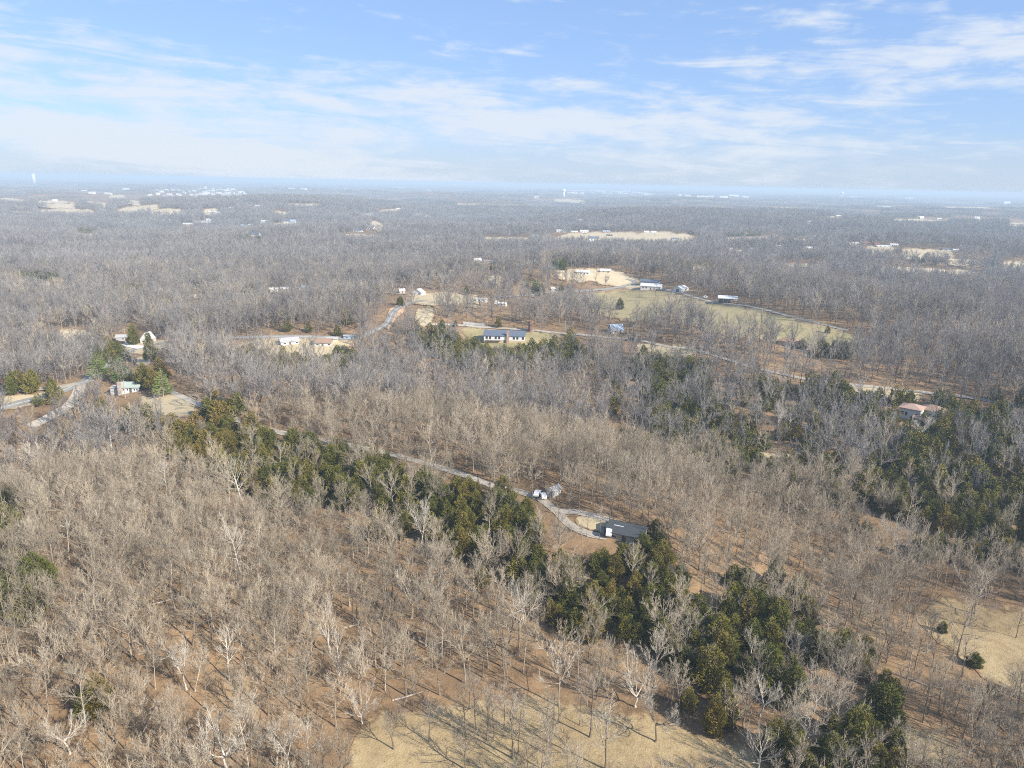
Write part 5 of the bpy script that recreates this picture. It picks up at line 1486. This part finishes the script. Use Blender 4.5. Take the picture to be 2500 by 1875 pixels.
def hand_data(style, k, pale):
    key = (style, k, pale)
    if key not in HPOOL:
        g = HV[style][k]
        nm, m0, m1 = {1: ('white_barked_tree', 'pale_bark', 'pale_twigs'), 2: ('grey_tree', 'bark', 'pale_twigs'), 3: ('dark_tree', 'dark_bark', 'meadow_twigs')}[pale]
        HPOOL[key] = (mesh_data(nm + '_trunk', g[0][0], g[0][1], [m0]), mesh_data(nm + '_crown', g[1][0], g[1][1], [m1]))
    return HPOOL[key]
def solve_h(P, top):
    lo, hi = 1.0, 45.0
    for _ in range(24):
        mid = .5 * (lo + hi)
        y = project(np.array([[P[0], P[1], P[2] + mid]]))[1][0]
        if y > top: lo = mid
        else: hi = mid
    return lo
def hand_tree_place():
    for i, (px, py, top, style, pale, label, short) in enumerate(HAND):
        P = spot(px, py)
        Ht = solve_h(P, top)
        k = i % len(HV[style])
        lean = (0, 0)
        if 'leaning right' in label: lean = (0, .20)
        if 'leaning steeply left' in label: lean = (.1, -.62)
        elif 'leaning left' in label: lean = (0, -.15)
        elif 'lone leaning' in label: lean = (0, .12)
        s = Ht / 15.0
        w = s * (1.05 if pale == 1 and style in ('fork', 'gnarl', 'wide') else 1.0)
        nm = {1: 'white_barked_tree', 2: 'bare_tree', 3: 'bare_tree'}[pale]
        e = stand_tree(nm, hand_data(style, k, pale), P, (i * 2.4) % 6.28, (w, w, s), label, 'white tree' if pale == 1 else 'bare tree', None, (0, 0))
        e.rotation_mode = 'XYZ'
        if lean != (0, 0):
            e.rotation_euler = (Matrix.Rotation(lean[1], 3, 'Y') @ Matrix.Rotation((i * 2.4) % 6.28, 3, 'Z')).to_euler()
        HAND_XY.append((P[0], P[1], 1.0 + .3 * (pale == 1)))
        if short: landmark(short, px, .5 * (py + top))
        d = np.linalg.norm(P - EYE)
        if pale == 1 or d > 500:
            clear_box(px - 5, top + .15 * (py - top), px + 5, py - .12 * (py - top), d - 1, .6)
        elif 'meadow' in label or 'pasture' in label:
            clear_box(px - 4, top + .2 * (py - top), px + 4, py - .1 * (py - top), d - 1, .6)
N_HAND_BARE = sum(1 for q in HAND if q[4] != 1)

# evergreens set one by one: base px, base py, top py, crown width / height, kind, label, short name
EVER = [
    (1513, 756, 726, .62, 'cedar', 'single dark cedar with its shadow on the green pasture', 'the lone pasture cedar'),
    (1740, 1792, 1688, .40, 'cedar', 'tall golden brown cedar at the right edge of the meadow', 'the golden meadow-edge cedar'),
    (2378, 1626, 1592, .9, 'cedar', 'small dark bushy cedar on the edge of the right hand meadow', 'the small meadow-edge cedar'),
    (2300, 1545, 1515, .6, 'cedar', 'small pointed cedar beside the two thin trees of the right meadow', None),
    (2420, 1700, 1668, .8, 'cedar', 'dark cedar bush below the right hand meadow', None),
    (327, 842, 788, .50, 'cedar', 'tall dark cedar between the grey garage and the steep white house', None),
    (368, 882, 808, .36, 'cedar', 'narrow dark cedar column right of the steep white house', None),
    (352, 946, 884, .62, 'cedar', 'dark brown cedar behind the green roofed house, between the pines', None),
    (372, 950, 895, .55, 'cedar', 'dark cedar left of the right hand pine', None),
    (1217, 800, 771, .55, 'cedar', 'pointed dark cedar across the road from the ranch house', None),
    (1080, 806, 778, .6, 'cedar', 'round topped cedar by the road left of the board fence', None),
    (1112, 798, 782, .6, 'cedar', 'small dark cedar at the left end of the board fence', None),
    (1139, 722, 695, .5, 'cedar', 'brownish cedar right of the tall gable above the road bend', None),
    (978, 745, 722, .8, 'cedar', 'dark cedar over the road bend', None),
    (1322, 718, 690, .55, 'cedar', 'dark pointed cedar at the left corner of the pasture', None),
    (1370, 712, 690, .6, 'cedar', 'green cedar beside the tiny white shed', None),
    (1375, 660, 627, .6, 'cedar', 'dark one of the evergreen pair at the field corner', None),
    (1958, 852, 826, .9, 'cedar', 'left one of two round cedars beside the brown roofed house', None),
    (2012, 854, 832, .9, 'cedar', 'right one of two round cedars beside the brown roofed house', None),
    (2020, 814, 794, .6, 'cedar', 'small dark cedar on the right tip of the pasture', None),
    (1600, 1310, 1265, .6, 'cedar', 'green cedar at the right end of the dark roofed house', None),
    (2123, 596, 578, .5, 'cedar', 'tall dark evergreen over the red roofed house', None),
    (242, 926, 862, .78, 'pine', 'light green open pine left of the other pines by the road', 'the light green pine'),
    (296, 934, 868, .80, 'pine', 'rounded bright green pine behind the green roofed house', 'the rounded bright pine'),
    (399, 968, 898, .66, 'pine', 'deep green layered pine right of the green roofed house', 'the layered pine'),
    (1363, 660, 628, .8, 'pine', 'yellowish green one of the evergreen pair at the field corner', None),
    (1309, 706, 676, .8, 'pine', 'light green bushy evergreen left of the pasture in the wood', None),
    (1288, 700, 678, .8, 'pine', 'paler green evergreen left of the bushy one above the pasture', None),
]
def ever_place():
    pg = [pine(60 + i, 14.0, 4.6) for i in range(3)]
    pd = pool('pine_tree', pg, ('bark', 'pine_leaf'))
    cg = [cedar(640 + i, 9.0, 2.4, 0) for i in range(4)]
    cdp = pool('cedar_tree', cg, ('cedar_bark', 'cedar_leaf'))
    for i, (px, py, top, ratio, kind, label, short) in enumerate(EVER):
        P = spot(px, py); Ht = solve_h(P, top)
        if kind == 'pine':
            s = Ht / 14.0; w = ratio * Ht / 9.2
            stand_tree('pine_tree', pd[i % 3], P, i * 1.7, (w, w, s), label, 'pine tree', None)
        else:
            s = Ht / 9.0; w = ratio * Ht / 4.8
            stand_tree('cedar_tree', cdp[i % 4], P, i * 1.7, (w, w, s), label, 'cedar tree', None)
        HAND_XY.append((P[0], P[1], 1.2 + .2 * w))
        if short: landmark(short, px, .5 * (py + top))
        d = np.linalg.norm(P - EYE); hw = ratio * (py - top) * .4
        clear_box(px - hw, top + .1 * (py - top), px + hw, py - .2 * (py - top), d - 2, .85)
N_HAND_CED = sum(1 for q in EVER if q[4] == 'cedar')

ORD = ['nearest', 'second', 'third', 'fourth', 'fifth', 'sixth', 'seventh', 'eighth', 'ninth', 'tenth', 'eleventh', 'twelfth']
def tree_labels(P, Ht, styles, kind):
    """say of each tree which one it is, by its look and by the nearest thing one can find"""
    bx, by, _ = project(P)
    tx, ty, _ = project(P + np.column_stack([np.zeros((len(P), 2)), Ht]))
    mx, my = .5 * (bx + tx), .5 * (by + ty)
    L = [q for q in LANDMARKS if q[2] > 1000]
    la = np.array([(q[1], q[2]) for q in L])
    slot = {}
    for i in range(len(P)):
        d = np.hypot(la[:, 0] - mx[i], (la[:, 1] - my[i]) * 1.3)
        k = int(d.argmin())
        dx, dy = mx[i] - la[k, 0], (my[i] - la[k, 1]) * 1.3
        if abs(dx) > abs(dy): w = 'left of' if dx < 0 else 'right of'
        else: w = 'above' if dy < 0 else 'below'
        slot.setdefault((k, w), []).append((d[k], i))
    med = np.median(Ht)
    out_ = [None] * len(P)
    for (k, w), lst in slot.items():
        for n, (_, i) in enumerate(sorted(lst)):
            if kind == 'log':
                out_[i] = f"fallen log on the leaf litter, {ORD[min(n, 11)]} {w} {L[k][0]}"
            elif kind == 'bare':
                a = 'tall' if Ht[i] > med + 1.2 else ('short' if Ht[i] < med - 1.2 else 'middling')
                b = dict(tall='straight', pole='thin', wide='broad', fork='forked', gnarl='crooked')[styles[i]]
                out_[i] = f"{a} {b} bare tree, {ORD[min(n, 11)]} {w} {L[k][0]}"
            else:
                a = 'tall' if Ht[i] > med + 1.0 else ('small' if Ht[i] < med - 1.0 else 'middling')
                out_[i] = f"{a} cedar, {ORD[min(n, 11)]} {w} {L[k][0]}"
    return out_

# ------------------------------------------------------------------ the woods
hand_tree_place()
ever_place()
NEAR_STYLES = [('tall', 15.5), ('tall', 14), ('tall', 17), ('pole', 14.5), ('pole', 16), ('wide', 14), ('wide', 16), ('fork', 15), ('tall', 13), ('pole', 12.5), ('gnarl', 12), ('fork', 13.5)]
near_geo = [bare_tree(100 + i, h, s, 0) for i, (s, h) in enumerate(NEAR_STYLES)]
mid_geo = [bare_tree(300 + i, h, s, 1) for i, (s, h) in enumerate([('tall', 15), ('wide', 15), ('tall', 16.5), ('pole', 15), ('fork', 14.5), ('wide', 14), ('tall', 14)])]
low_geo = [bare_tree(500 + i, h, s, 2) for i, (s, h) in enumerate([('tall', 15), ('wide', 15), ('tall', 16), ('wide', 14)])]

def patch(seed, size, n, cedar_share):
    r = np.random.default_rng(seed)
    gb, gc = Geo(), Geo()
    p = r.uniform(-.5, .5, (n, 2)) * size
    h = r.uniform(10, 17, n)
    ced = r.uniform(0, 1, n) < cedar_share
    b = p[~ced]; hb = h[~ced]
    m = 22
    P = np.repeat(np.column_stack([b, np.full(len(b), -1.0)]), m, 0)
    P[:, 2] += np.repeat(hb, m) * r.uniform(.25, .6, len(P))
    az = r.uniform(0, 6.28, len(P)); el = np.radians(r.uniform(25, 85, len(P)))
    d = np.column_stack([np.cos(az) * np.cos(el), np.sin(az) * np.cos(el), np.sin(el)])
    g = np.repeat(hb, m) * r.uniform(.3, .45, len(P))
    gb.cones(P, P + d * g[:, None], r.uniform(.11, .24, len(P)))
    if ced.any():
        c = p[ced]; hc = h[ced] * .8
        m = 6
        P = np.repeat(np.column_stack([c, np.zeros(len(c))]), m, 0) + r.normal(0, 1.0, (len(c) * m, 3)) * [1, 1, 0]
        gc.cones(P, P + np.column_stack([r.normal(0, 1, (len(P), 2)), np.repeat(hc, m) * r.uniform(.6, 1, len(P))]), np.full(len(P), 1.6), 4)
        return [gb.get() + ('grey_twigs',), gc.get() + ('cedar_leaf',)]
    return [gb.get() + ('grey_twigs',)]

def cedar_density(P, up=4.5):
    mx, my, mz = project(P + np.array([0, 0, up]))
    d = np.zeros(len(P))
    for poly, q in CEDARS:
        a = np.array(poly)
        k = (mx > a[:, 0].min()) & (mx < a[:, 0].max()) & (my > a[:, 1].min()) & (my < a[:, 1].max())
        kk = np.where(k)[0]
        if len(kk):
            ins = in_poly(mx[kk], my[kk], poly)
            d[kk[ins]] = np.maximum(d[kk[ins]], q)
    return d

THIN = [([(820, 1620), (1000, 1480), (1300, 1560), (1560, 1640), (1660, 1760), (1500, 1900), (800, 1900)], 0.70),
        ([(2180, 1690), (2330, 1620), (2400, 1700), (2420, 1830), (2250, 1800)], 0.62),
        ([(1180, 1280), (1300, 1230), (1420, 1300), (1480, 1330), (1280, 1380)], 0.75),
        ([(700, 1280), (800, 1260), (950, 1340), (900, 1420), (700, 1400)], 0.75)]

bare_P, bare_H, bare_L = [], [], []
ced_P, ced_H, ced_L = [], [], []
for (r0, r1, step, lod) in ((62, 270, 3.85, 0), (270, 900, 5.7, 1), (900, 3000, 7.8, 2)):
    P = lift_pts(jitter_grid(r0, r1, step))
    bx, by, bz = project(P)
    inf = in_fields(bx, by)
    stray = ~in_fields(bx, by, 1) & (bx > 930) & (bx < 1480) & (RNG.uniform(0, 1, len(P)) < np.where((bx > 1080) & (bx < 1345), .45, .16))     # thin poles out on the meadow
    ok = (~inf | stray) & ~near_roads(P[:, 0], P[:, 1]) & ~in_foot(P[:, 0], P[:, 1]) & (bz > 15)
    P = P[ok]; bx, by = bx[ok], by[ok]
    cd = np.maximum(cedar_density(P), .85 * cedar_density(P, 9.5))
    keep = np.full(len(P), 0.93)
    for poly, q in THIN:
        keep[in_poly(bx, by, poly)] = q
    keep *= np.clip(1.0 + 0.14 * vnoise(P[:, 0], P[:, 1], 45, 9), .5, 1.2)
    keep *= np.where(cd > .84, .22, 1 - 0.74 * np.minimum(cd, 1) ** .8)
    k = RNG.uniform(0, 1, len(P)) < keep
    P = P[k]
    Ht = (RNG.uniform(7.5, 13.2, len(P)) if lod == 0 else RNG.uniform(11.5, 17.0, len(P))) * (1 + .08 * np.clip(vnoise(P[:, 0], P[:, 1], 110, 5), -1.5, 1.5))
    c = clear_mask(P, Ht, Ht * .17)
    bare_P.append(P[~c]); bare_H.append(Ht[~c]); bare_L.append(np.full((~c).sum(), lod))
    # evergreens stand closer together
    Q = lift_pts(jitter_grid(r0, r1, (3.6, 4.2, 6.5)[lod]))
    bx, by, bz = project(Q)
    ok = ~in_fields(bx, by) & ~near_roads(Q[:, 0], Q[:, 1]) & ~in_foot(Q[:, 0], Q[:, 1]) & (bz > 15)
    Q = Q[ok]
    cd = cedar_density(Q)
    bgc = np.clip((vnoise(Q[:, 0], Q[:, 1], 260, 21) - .9) * .11, 0, .16) * (1.0 if lod else .08)
    cl = np.clip(1.0 + .55 * vnoise(Q[:, 0], Q[:, 1], 30, 33), .2, 1.25)
    k = RNG.uniform(0, 1, len(Q)) < np.clip(np.maximum(cd * cl, bgc), 0, 1)
    Q = Q[k]
    Hc = RNG.uniform(5.2, 9.8, len(Q)) * (1 + .10 * np.clip(vnoise(Q[:, 0], Q[:, 1], 60, 15), -1.5, 1.5))
    c = clear_mask(Q, Hc, Hc * .2, .88)
    ced_P.append(Q[~c]); ced_H.append(Hc[~c]); ced_L.append(np.full((~c).sum(), lod))
bare_P = np.vstack(bare_P); bare_H = np.concatenate(bare_H); bare_L = np.concatenate(bare_L)
ced_P = np.vstack(ced_P); ced_H = np.concatenate(ced_H); ced_L = np.concatenate(ced_L)
# hand-set trees keep their room
if len(HAND_XY):
    hx = np.array(HAND_XY)
    def crowd(P, rad):
        r = np.zeros(len(P), bool)
        for x, y, q in hx:
            r |= (P[:, 0] - x) ** 2 + (P[:, 1] - y) ** 2 < (rad * q) ** 2
        return r
    k = ~crowd(bare_P, 2.4); bare_P, bare_H, bare_L = bare_P[k], bare_H[k], bare_L[k]
    k = ~crowd(ced_P, 2.6); ced_P, ced_H, ced_L = ced_P[k], ced_H[k], ced_L[k]

bare_rot = RNG.uniform(0, 6.28, len(bare_P)); ced_rot = RNG.uniform(0, 6.28, len(ced_P))
bare_var = np.zeros(len(bare_P), int)
wgt = np.array([1.3, 1.3, 1.0, 1.5, 1.4, .6, .5, .6, 1.4, 1.4, .35, .6]); wgt /= wgt.sum()
for lod, n in ((0, len(near_geo)), (1, len(mid_geo)), (2, len(low_geo))):
    k = bare_L == lod
    bare_var[k] = RNG.choice(n, k.sum(), p=wgt if lod == 0 else None)
BASEH = [np.array([h for s, h in NEAR_STYLES]), np.array([15, 15, 16.5, 15, 14.5, 14, 14]), np.array([15, 15, 16, 14])]
bare_S = np.array([bare_H[i] / BASEH[bare_L[i]][bare_var[i]] for i in range(len(bare_P))])

CED_NEAR = [(9, 3.0), (10, 2.8), (8, 3.0), (9.5, 2.6), (7.5, 2.9), (9, 3.3), (10.5, 3.0), (8.5, 2.5)]
ced_near = [cedar(700 + i, h, rb, 0) for i, (h, rb) in enumerate(CED_NEAR)]
CED_MID = [(9, 3.1), (8.5, 2.8), (10, 3.1), (9, 3.5)]
ced_mid = [cedar(800 + i, h, rb, 1) for i, (h, rb) in enumerate(CED_MID)]
ced_low = [cedar(900 + i, h, rb, 2) for i, (h, rb) in enumerate([(9, 2.6), (10, 3.0)])]
ced_var = np.zeros(len(ced_P), int)
for lod, n in ((0, len(ced_near)), (1, len(ced_mid)), (2, 2)):
    k = ced_L == lod; ced_var[k] = RNG.integers(0, n, k.sum())
CBASE = [np.array([h for h, _ in CED_NEAR]), np.array([h for h, _ in CED_MID]), np.array([9.0, 10.0])]
ced_S = np.array([ced_H[i] / CBASE[ced_L[i]][ced_var[i]] for i in range(len(ced_P))])

def largest(P, Ht, n):
    bx, by, bz = project(P)
    tx, ty, tz = project(P + np.column_stack([np.zeros(len(P)), np.zeros(len(P)), Ht]))
    vis = np.clip(np.minimum(by, 1875) - np.maximum(ty, 0), 0, None) / np.maximum(by - ty, 1)
    a = Ht / np.maximum(bz, 1) * (bx > 10) * (bx < 2490) * (vis > .45)
    return np.argsort(-a)[:n]

N_BARE, N_CED = 300 - N_HAND_BARE, 300 - N_HAND_CED
ib = largest(bare_P[bare_L == 0], bare_H[bare_L == 0], N_BARE); ib = np.where(bare_L == 0)[0][ib]
ic = largest(ced_P[ced_L == 0], ced_H[ced_L == 0], N_CED); ic = np.where(ced_L == 0)[0][ic]
bpool = pool('bare_tree', near_geo, ('bark', 'twigs'))
cpool = pool('cedar_tree', ced_near, ('cedar_bark', 'cedar_leaf'))
tilts = RNG.normal(0, .035, (len(bare_P), 2))
for lab, i in zip(tree_labels(bare_P[ib], bare_H[ib], [NEAR_STYLES[v][0] for v in bare_var[ib]], 'bare'), ib):
    stand_tree('bare_tree', bpool[bare_var[i]], bare_P[i], bare_rot[i], bare_S[i], lab, 'bare tree', 'leafless trees of the near wood', tilts[i])
for lab, i in zip(tree_labels(ced_P[ic], ced_H[ic], None, 'cedar'), ic):
    stand_tree('cedar_tree', cpool[ced_var[i]], ced_P[i], ced_rot[i], ced_S[i], lab, 'cedar tree', 'dark green and rusty cedars')

# the rest of the wood, as one mass: near trees, trees further off, and whole plots of trees far away
PATCHES = []
pv, pp, ps = [], [], []
def bare_parts(g): return [g[0] + ('bark',), g[1] + ('twigs',)]
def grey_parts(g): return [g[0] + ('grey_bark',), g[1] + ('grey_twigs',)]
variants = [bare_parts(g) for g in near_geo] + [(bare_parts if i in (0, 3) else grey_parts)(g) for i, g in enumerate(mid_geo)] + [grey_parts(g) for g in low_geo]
vofs = [0, len(near_geo), len(near_geo) + len(mid_geo)]
rest = np.ones(len(bare_P), bool); rest[ib] = False
npatch0 = len(variants)
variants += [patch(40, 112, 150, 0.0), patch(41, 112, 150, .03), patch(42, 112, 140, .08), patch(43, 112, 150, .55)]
fp, fv, fs = [], [], []
for (r0, r1, step, s) in ((3000, 8000, 100, 1.0), (8000, 17000, 300, 3.0), (17000, 41000, 900, 9.0)):
    Q = lift_pts(jitter_grid(r0, r1, step, .80, 200))
    d = np.hypot(Q[:, 0], Q[:, 1])
    bx, by, bz = project(Q)
    k = ~in_fields(bx, by)
    if s == 1.0:
        for ox, oy in ((45, 0), (-45, 0), (0, 45), (0, -45)):
            ax, ay, _ = project(lift_pts(Q[:, :2] + [ox, oy]))
            k &= ~in_fields(ax, ay)
    cd = cedar_density(Q)
    nz = vnoise(Q[:, 0], Q[:, 1], 900, 51)
    nz2 = vnoise(Q[:, 0] * .5, Q[:, 1], 420, 53)
    v = np.where((cd > .3) | (nz2 > 1.75), 3, np.where(nz > 1.3, 2, np.where(nz > .2, 1, 0)))
    c = np.zeros(len(Q), bool)
    if s < 9.0:
        c = clear_mask(Q, np.full(len(Q), 13.0), np.full(len(Q), 35.0 if s == 1.0 else 90.0))
    k &= ~c
    # a few openings between the plots
    k &= RNG.uniform(0, 1, len(Q)) < .965
    fp.append(Q[k]); fv.append(v[k] + npatch0); fs.append(np.column_stack([np.full(k.sum(), s), np.full(k.sum(), s), RNG.uniform(.85, 1.15, k.sum()) * (1 + .35 * (s > 1))]))
fp = np.vstack(fp); fv = np.concatenate(fv); fs = np.vstack(fs)
vv = np.array([vofs[l] for l in bare_L[rest]]) + bare_var[rest]
tl = np.vstack([tilts[rest], np.zeros((len(fp), 2))])
stuff('bare_woodland', variants, np.vstack([bare_P[rest], fp]), np.concatenate([vv, fv]),
      np.concatenate([bare_rot[rest], RNG.integers(0, 4, len(fp)) * (pi / 2) + RNG.normal(0, .1, len(fp))]),
      np.vstack([np.repeat(bare_S[rest][:, None], 3, 1), fs]), 'grey brown leafless woodland covering the hills to the horizon', tl)
print('WOOD', len(bare_P), len(fp), 'cedars', len(ced_P))
restc = np.ones(len(ced_P), bool); restc[ic] = False
cvar = [[g[0] + ('cedar_bark',), g[1] + ('cedar_leaf',)] for g in ced_near + ced_mid + ced_low]
cof = [0, len(ced_near), len(ced_near) + len(ced_mid)]
stuff('cedar_woodland', cvar, ced_P[restc], np.array([cof[l] for l in ced_L[restc]]) + ced_var[restc], ced_rot[restc], np.repeat(ced_S[restc][:, None], 3, 1),
      'dark cedar thickets along the ridges and far clearings')

# low brush between the trunks
B = lift_pts(jitter_grid(62, 330, 4.2))
bx, by, bz = project(B)
kk = ~in_fields(bx, by) & ~near_roads(B[:, 0], B[:, 1], 3) & ~in_foot(B[:, 0], B[:, 1], 3)
kp = np.clip(.45 + .3 * vnoise(B[:, 0], B[:, 1], 35, 71), .05, .9)
for poly, q in THIN:
    kp[in_poly(bx, by, poly)] *= .7
kk &= RNG.uniform(0, 1, len(B)) < kp
B = B[kk]
stuff('undergrowth', [[brush_clump(i) + ('brush',)] for i in range(4)], B, RNG.integers(0, 4, len(B)), RNG.uniform(0, 6.28, len(B)), np.repeat(RNG.uniform(.4, 1.1, (len(B), 1)), 3, 1),
      'thin leafless brush between the trunks')

# dead grass standing on the meadows and straying into their edges
def tuft(seed):
    r = np.random.default_rng(seed); g = Geo()
    n = 16
    p = np.column_stack([r.normal(0, .38, (n, 2)), np.full(n, -.03)])
    d = unit(np.column_stack([r.normal(0, .5, (n, 2)), np.ones(n)]))
    g.cones(p, p + d * r.uniform(.18, .5, (n, 1)), np.full(n, .035))
    return g.get()
GP = lift_pts(jitter_grid(70, 240, 1.7))
ax_, ay_, _ = project(GP)
rr2 = RNG.normal(0, 1, (len(GP), 2))
kk = np.zeros(len(GP), bool)
for a in EXCL[:3]:
    hh2 = 16.0
    q = (ax_ + rr2[:, 0] * 14 > a[0, 0]) & (ax_ + rr2[:, 0] * 14 < a[-1, 0])
    yt, yb = interp_cols(a, ax_ + rr2[:, 0] * 14)
    kk |= q & (ay_ + rr2[:, 1] * hh2 > yt) & (ay_ + rr2[:, 1] * hh2 < yb)
kk &= RNG.uniform(0, 1, len(GP)) < np.clip(.45 + .3 * vnoise(GP[:, 0], GP[:, 1], 14, 91), .05, .95)
GP = GP[kk]
stuff('dry_grass_tufts', [[tuft(i) + ('grass_blades',)] for i in range(4)], GP, RNG.integers(0, 4, len(GP)), RNG.uniform(0, 6.28, len(GP)), np.repeat(RNG.uniform(.6, 1.5, (len(GP), 1)), 3, 1),
      'pale dead grass tufts on the meadows')
print('TUFTS', len(GP))

# logs on the ground
LG = lift_pts(jitter_grid(75, 175, 17))
lx, ly, _ = project(LG)
kk = ~in_fields(lx, ly) & (lx > 40) & (lx < 2460) & (ly < 1850) & (cedar_density(LG) < .1)
LG = LG[kk]; LG = LG[RNG.permutation(len(LG))[:26]]
lr = np.random.default_rng(77)
for lab, P in zip(tree_labels(LG, np.ones(len(LG)), None, 'log'), LG):
    L_ = lr.uniform(3.5, 7.5); a = lr.uniform(0, 3.14)
    g = Geo()
    u = np.linspace(-.5, .5, 5)
    g.tubes(np.column_stack([u * L_, np.cumsum(lr.normal(0, .07, 5)), .14 + lr.uniform(0, .12) * np.arange(5)])[None], (np.array([.19, .17, .15, .11, .06]))[None], 6)
    for q in (-.1, .15, .3):
        p = np.array([[q * L_, 0, .25]]); g.cones(p, p + lr.normal(0, .7, (1, 3)) + [[.5, 0, .7]], np.array([.06]))
    v, f = g.get()
    o = mesh_obj('fallen_log', v, f, ['pole_wood' if lr.random() < .4 else 'bark'])
    o.location = (P[0], P[1], P[2]); o.rotation_euler = (0, 0, a)
    tag(o, lab, 'log', 'fallen logs in the near wood')

# ------------------------------------------------------------------ the air: one even box of haze round everything
HAZE_DENSITY = 2.0e-4
zb = float(gz.min()) - 1.0
hzo = mesh_obj('haze', [(sx * 45000, sy * 45000, z) for z in (zb, 104.0) for sx, sy in ((-1, -1), (1, -1), (1, 1), (-1, 1))],
               [(3, 2, 1, 0), (4, 5, 6, 7), (0, 1, 5, 4), (1, 2, 6, 5), (2, 3, 7, 6), (3, 0, 4, 7)], [])
mh = bpy.data.materials.new('haze_air'); mh.use_nodes = True
mh.node_tree.nodes.clear()
vo = mh.node_tree.nodes.new('ShaderNodeVolumePrincipled')
vo.inputs['Color'].default_value = (0.71, 0.87, 1.0, 1)
vo.inputs['Density'].default_value = HAZE_DENSITY
vo.inputs['Anisotropy'].default_value = 0.0
om = mh.node_tree.nodes.new('ShaderNodeOutputMaterial')
mh.node_tree.links.new(vo.outputs[0], om.inputs['Volume'])
hzo.data.materials.append(mh)
tag(hzo, kind='stuff')
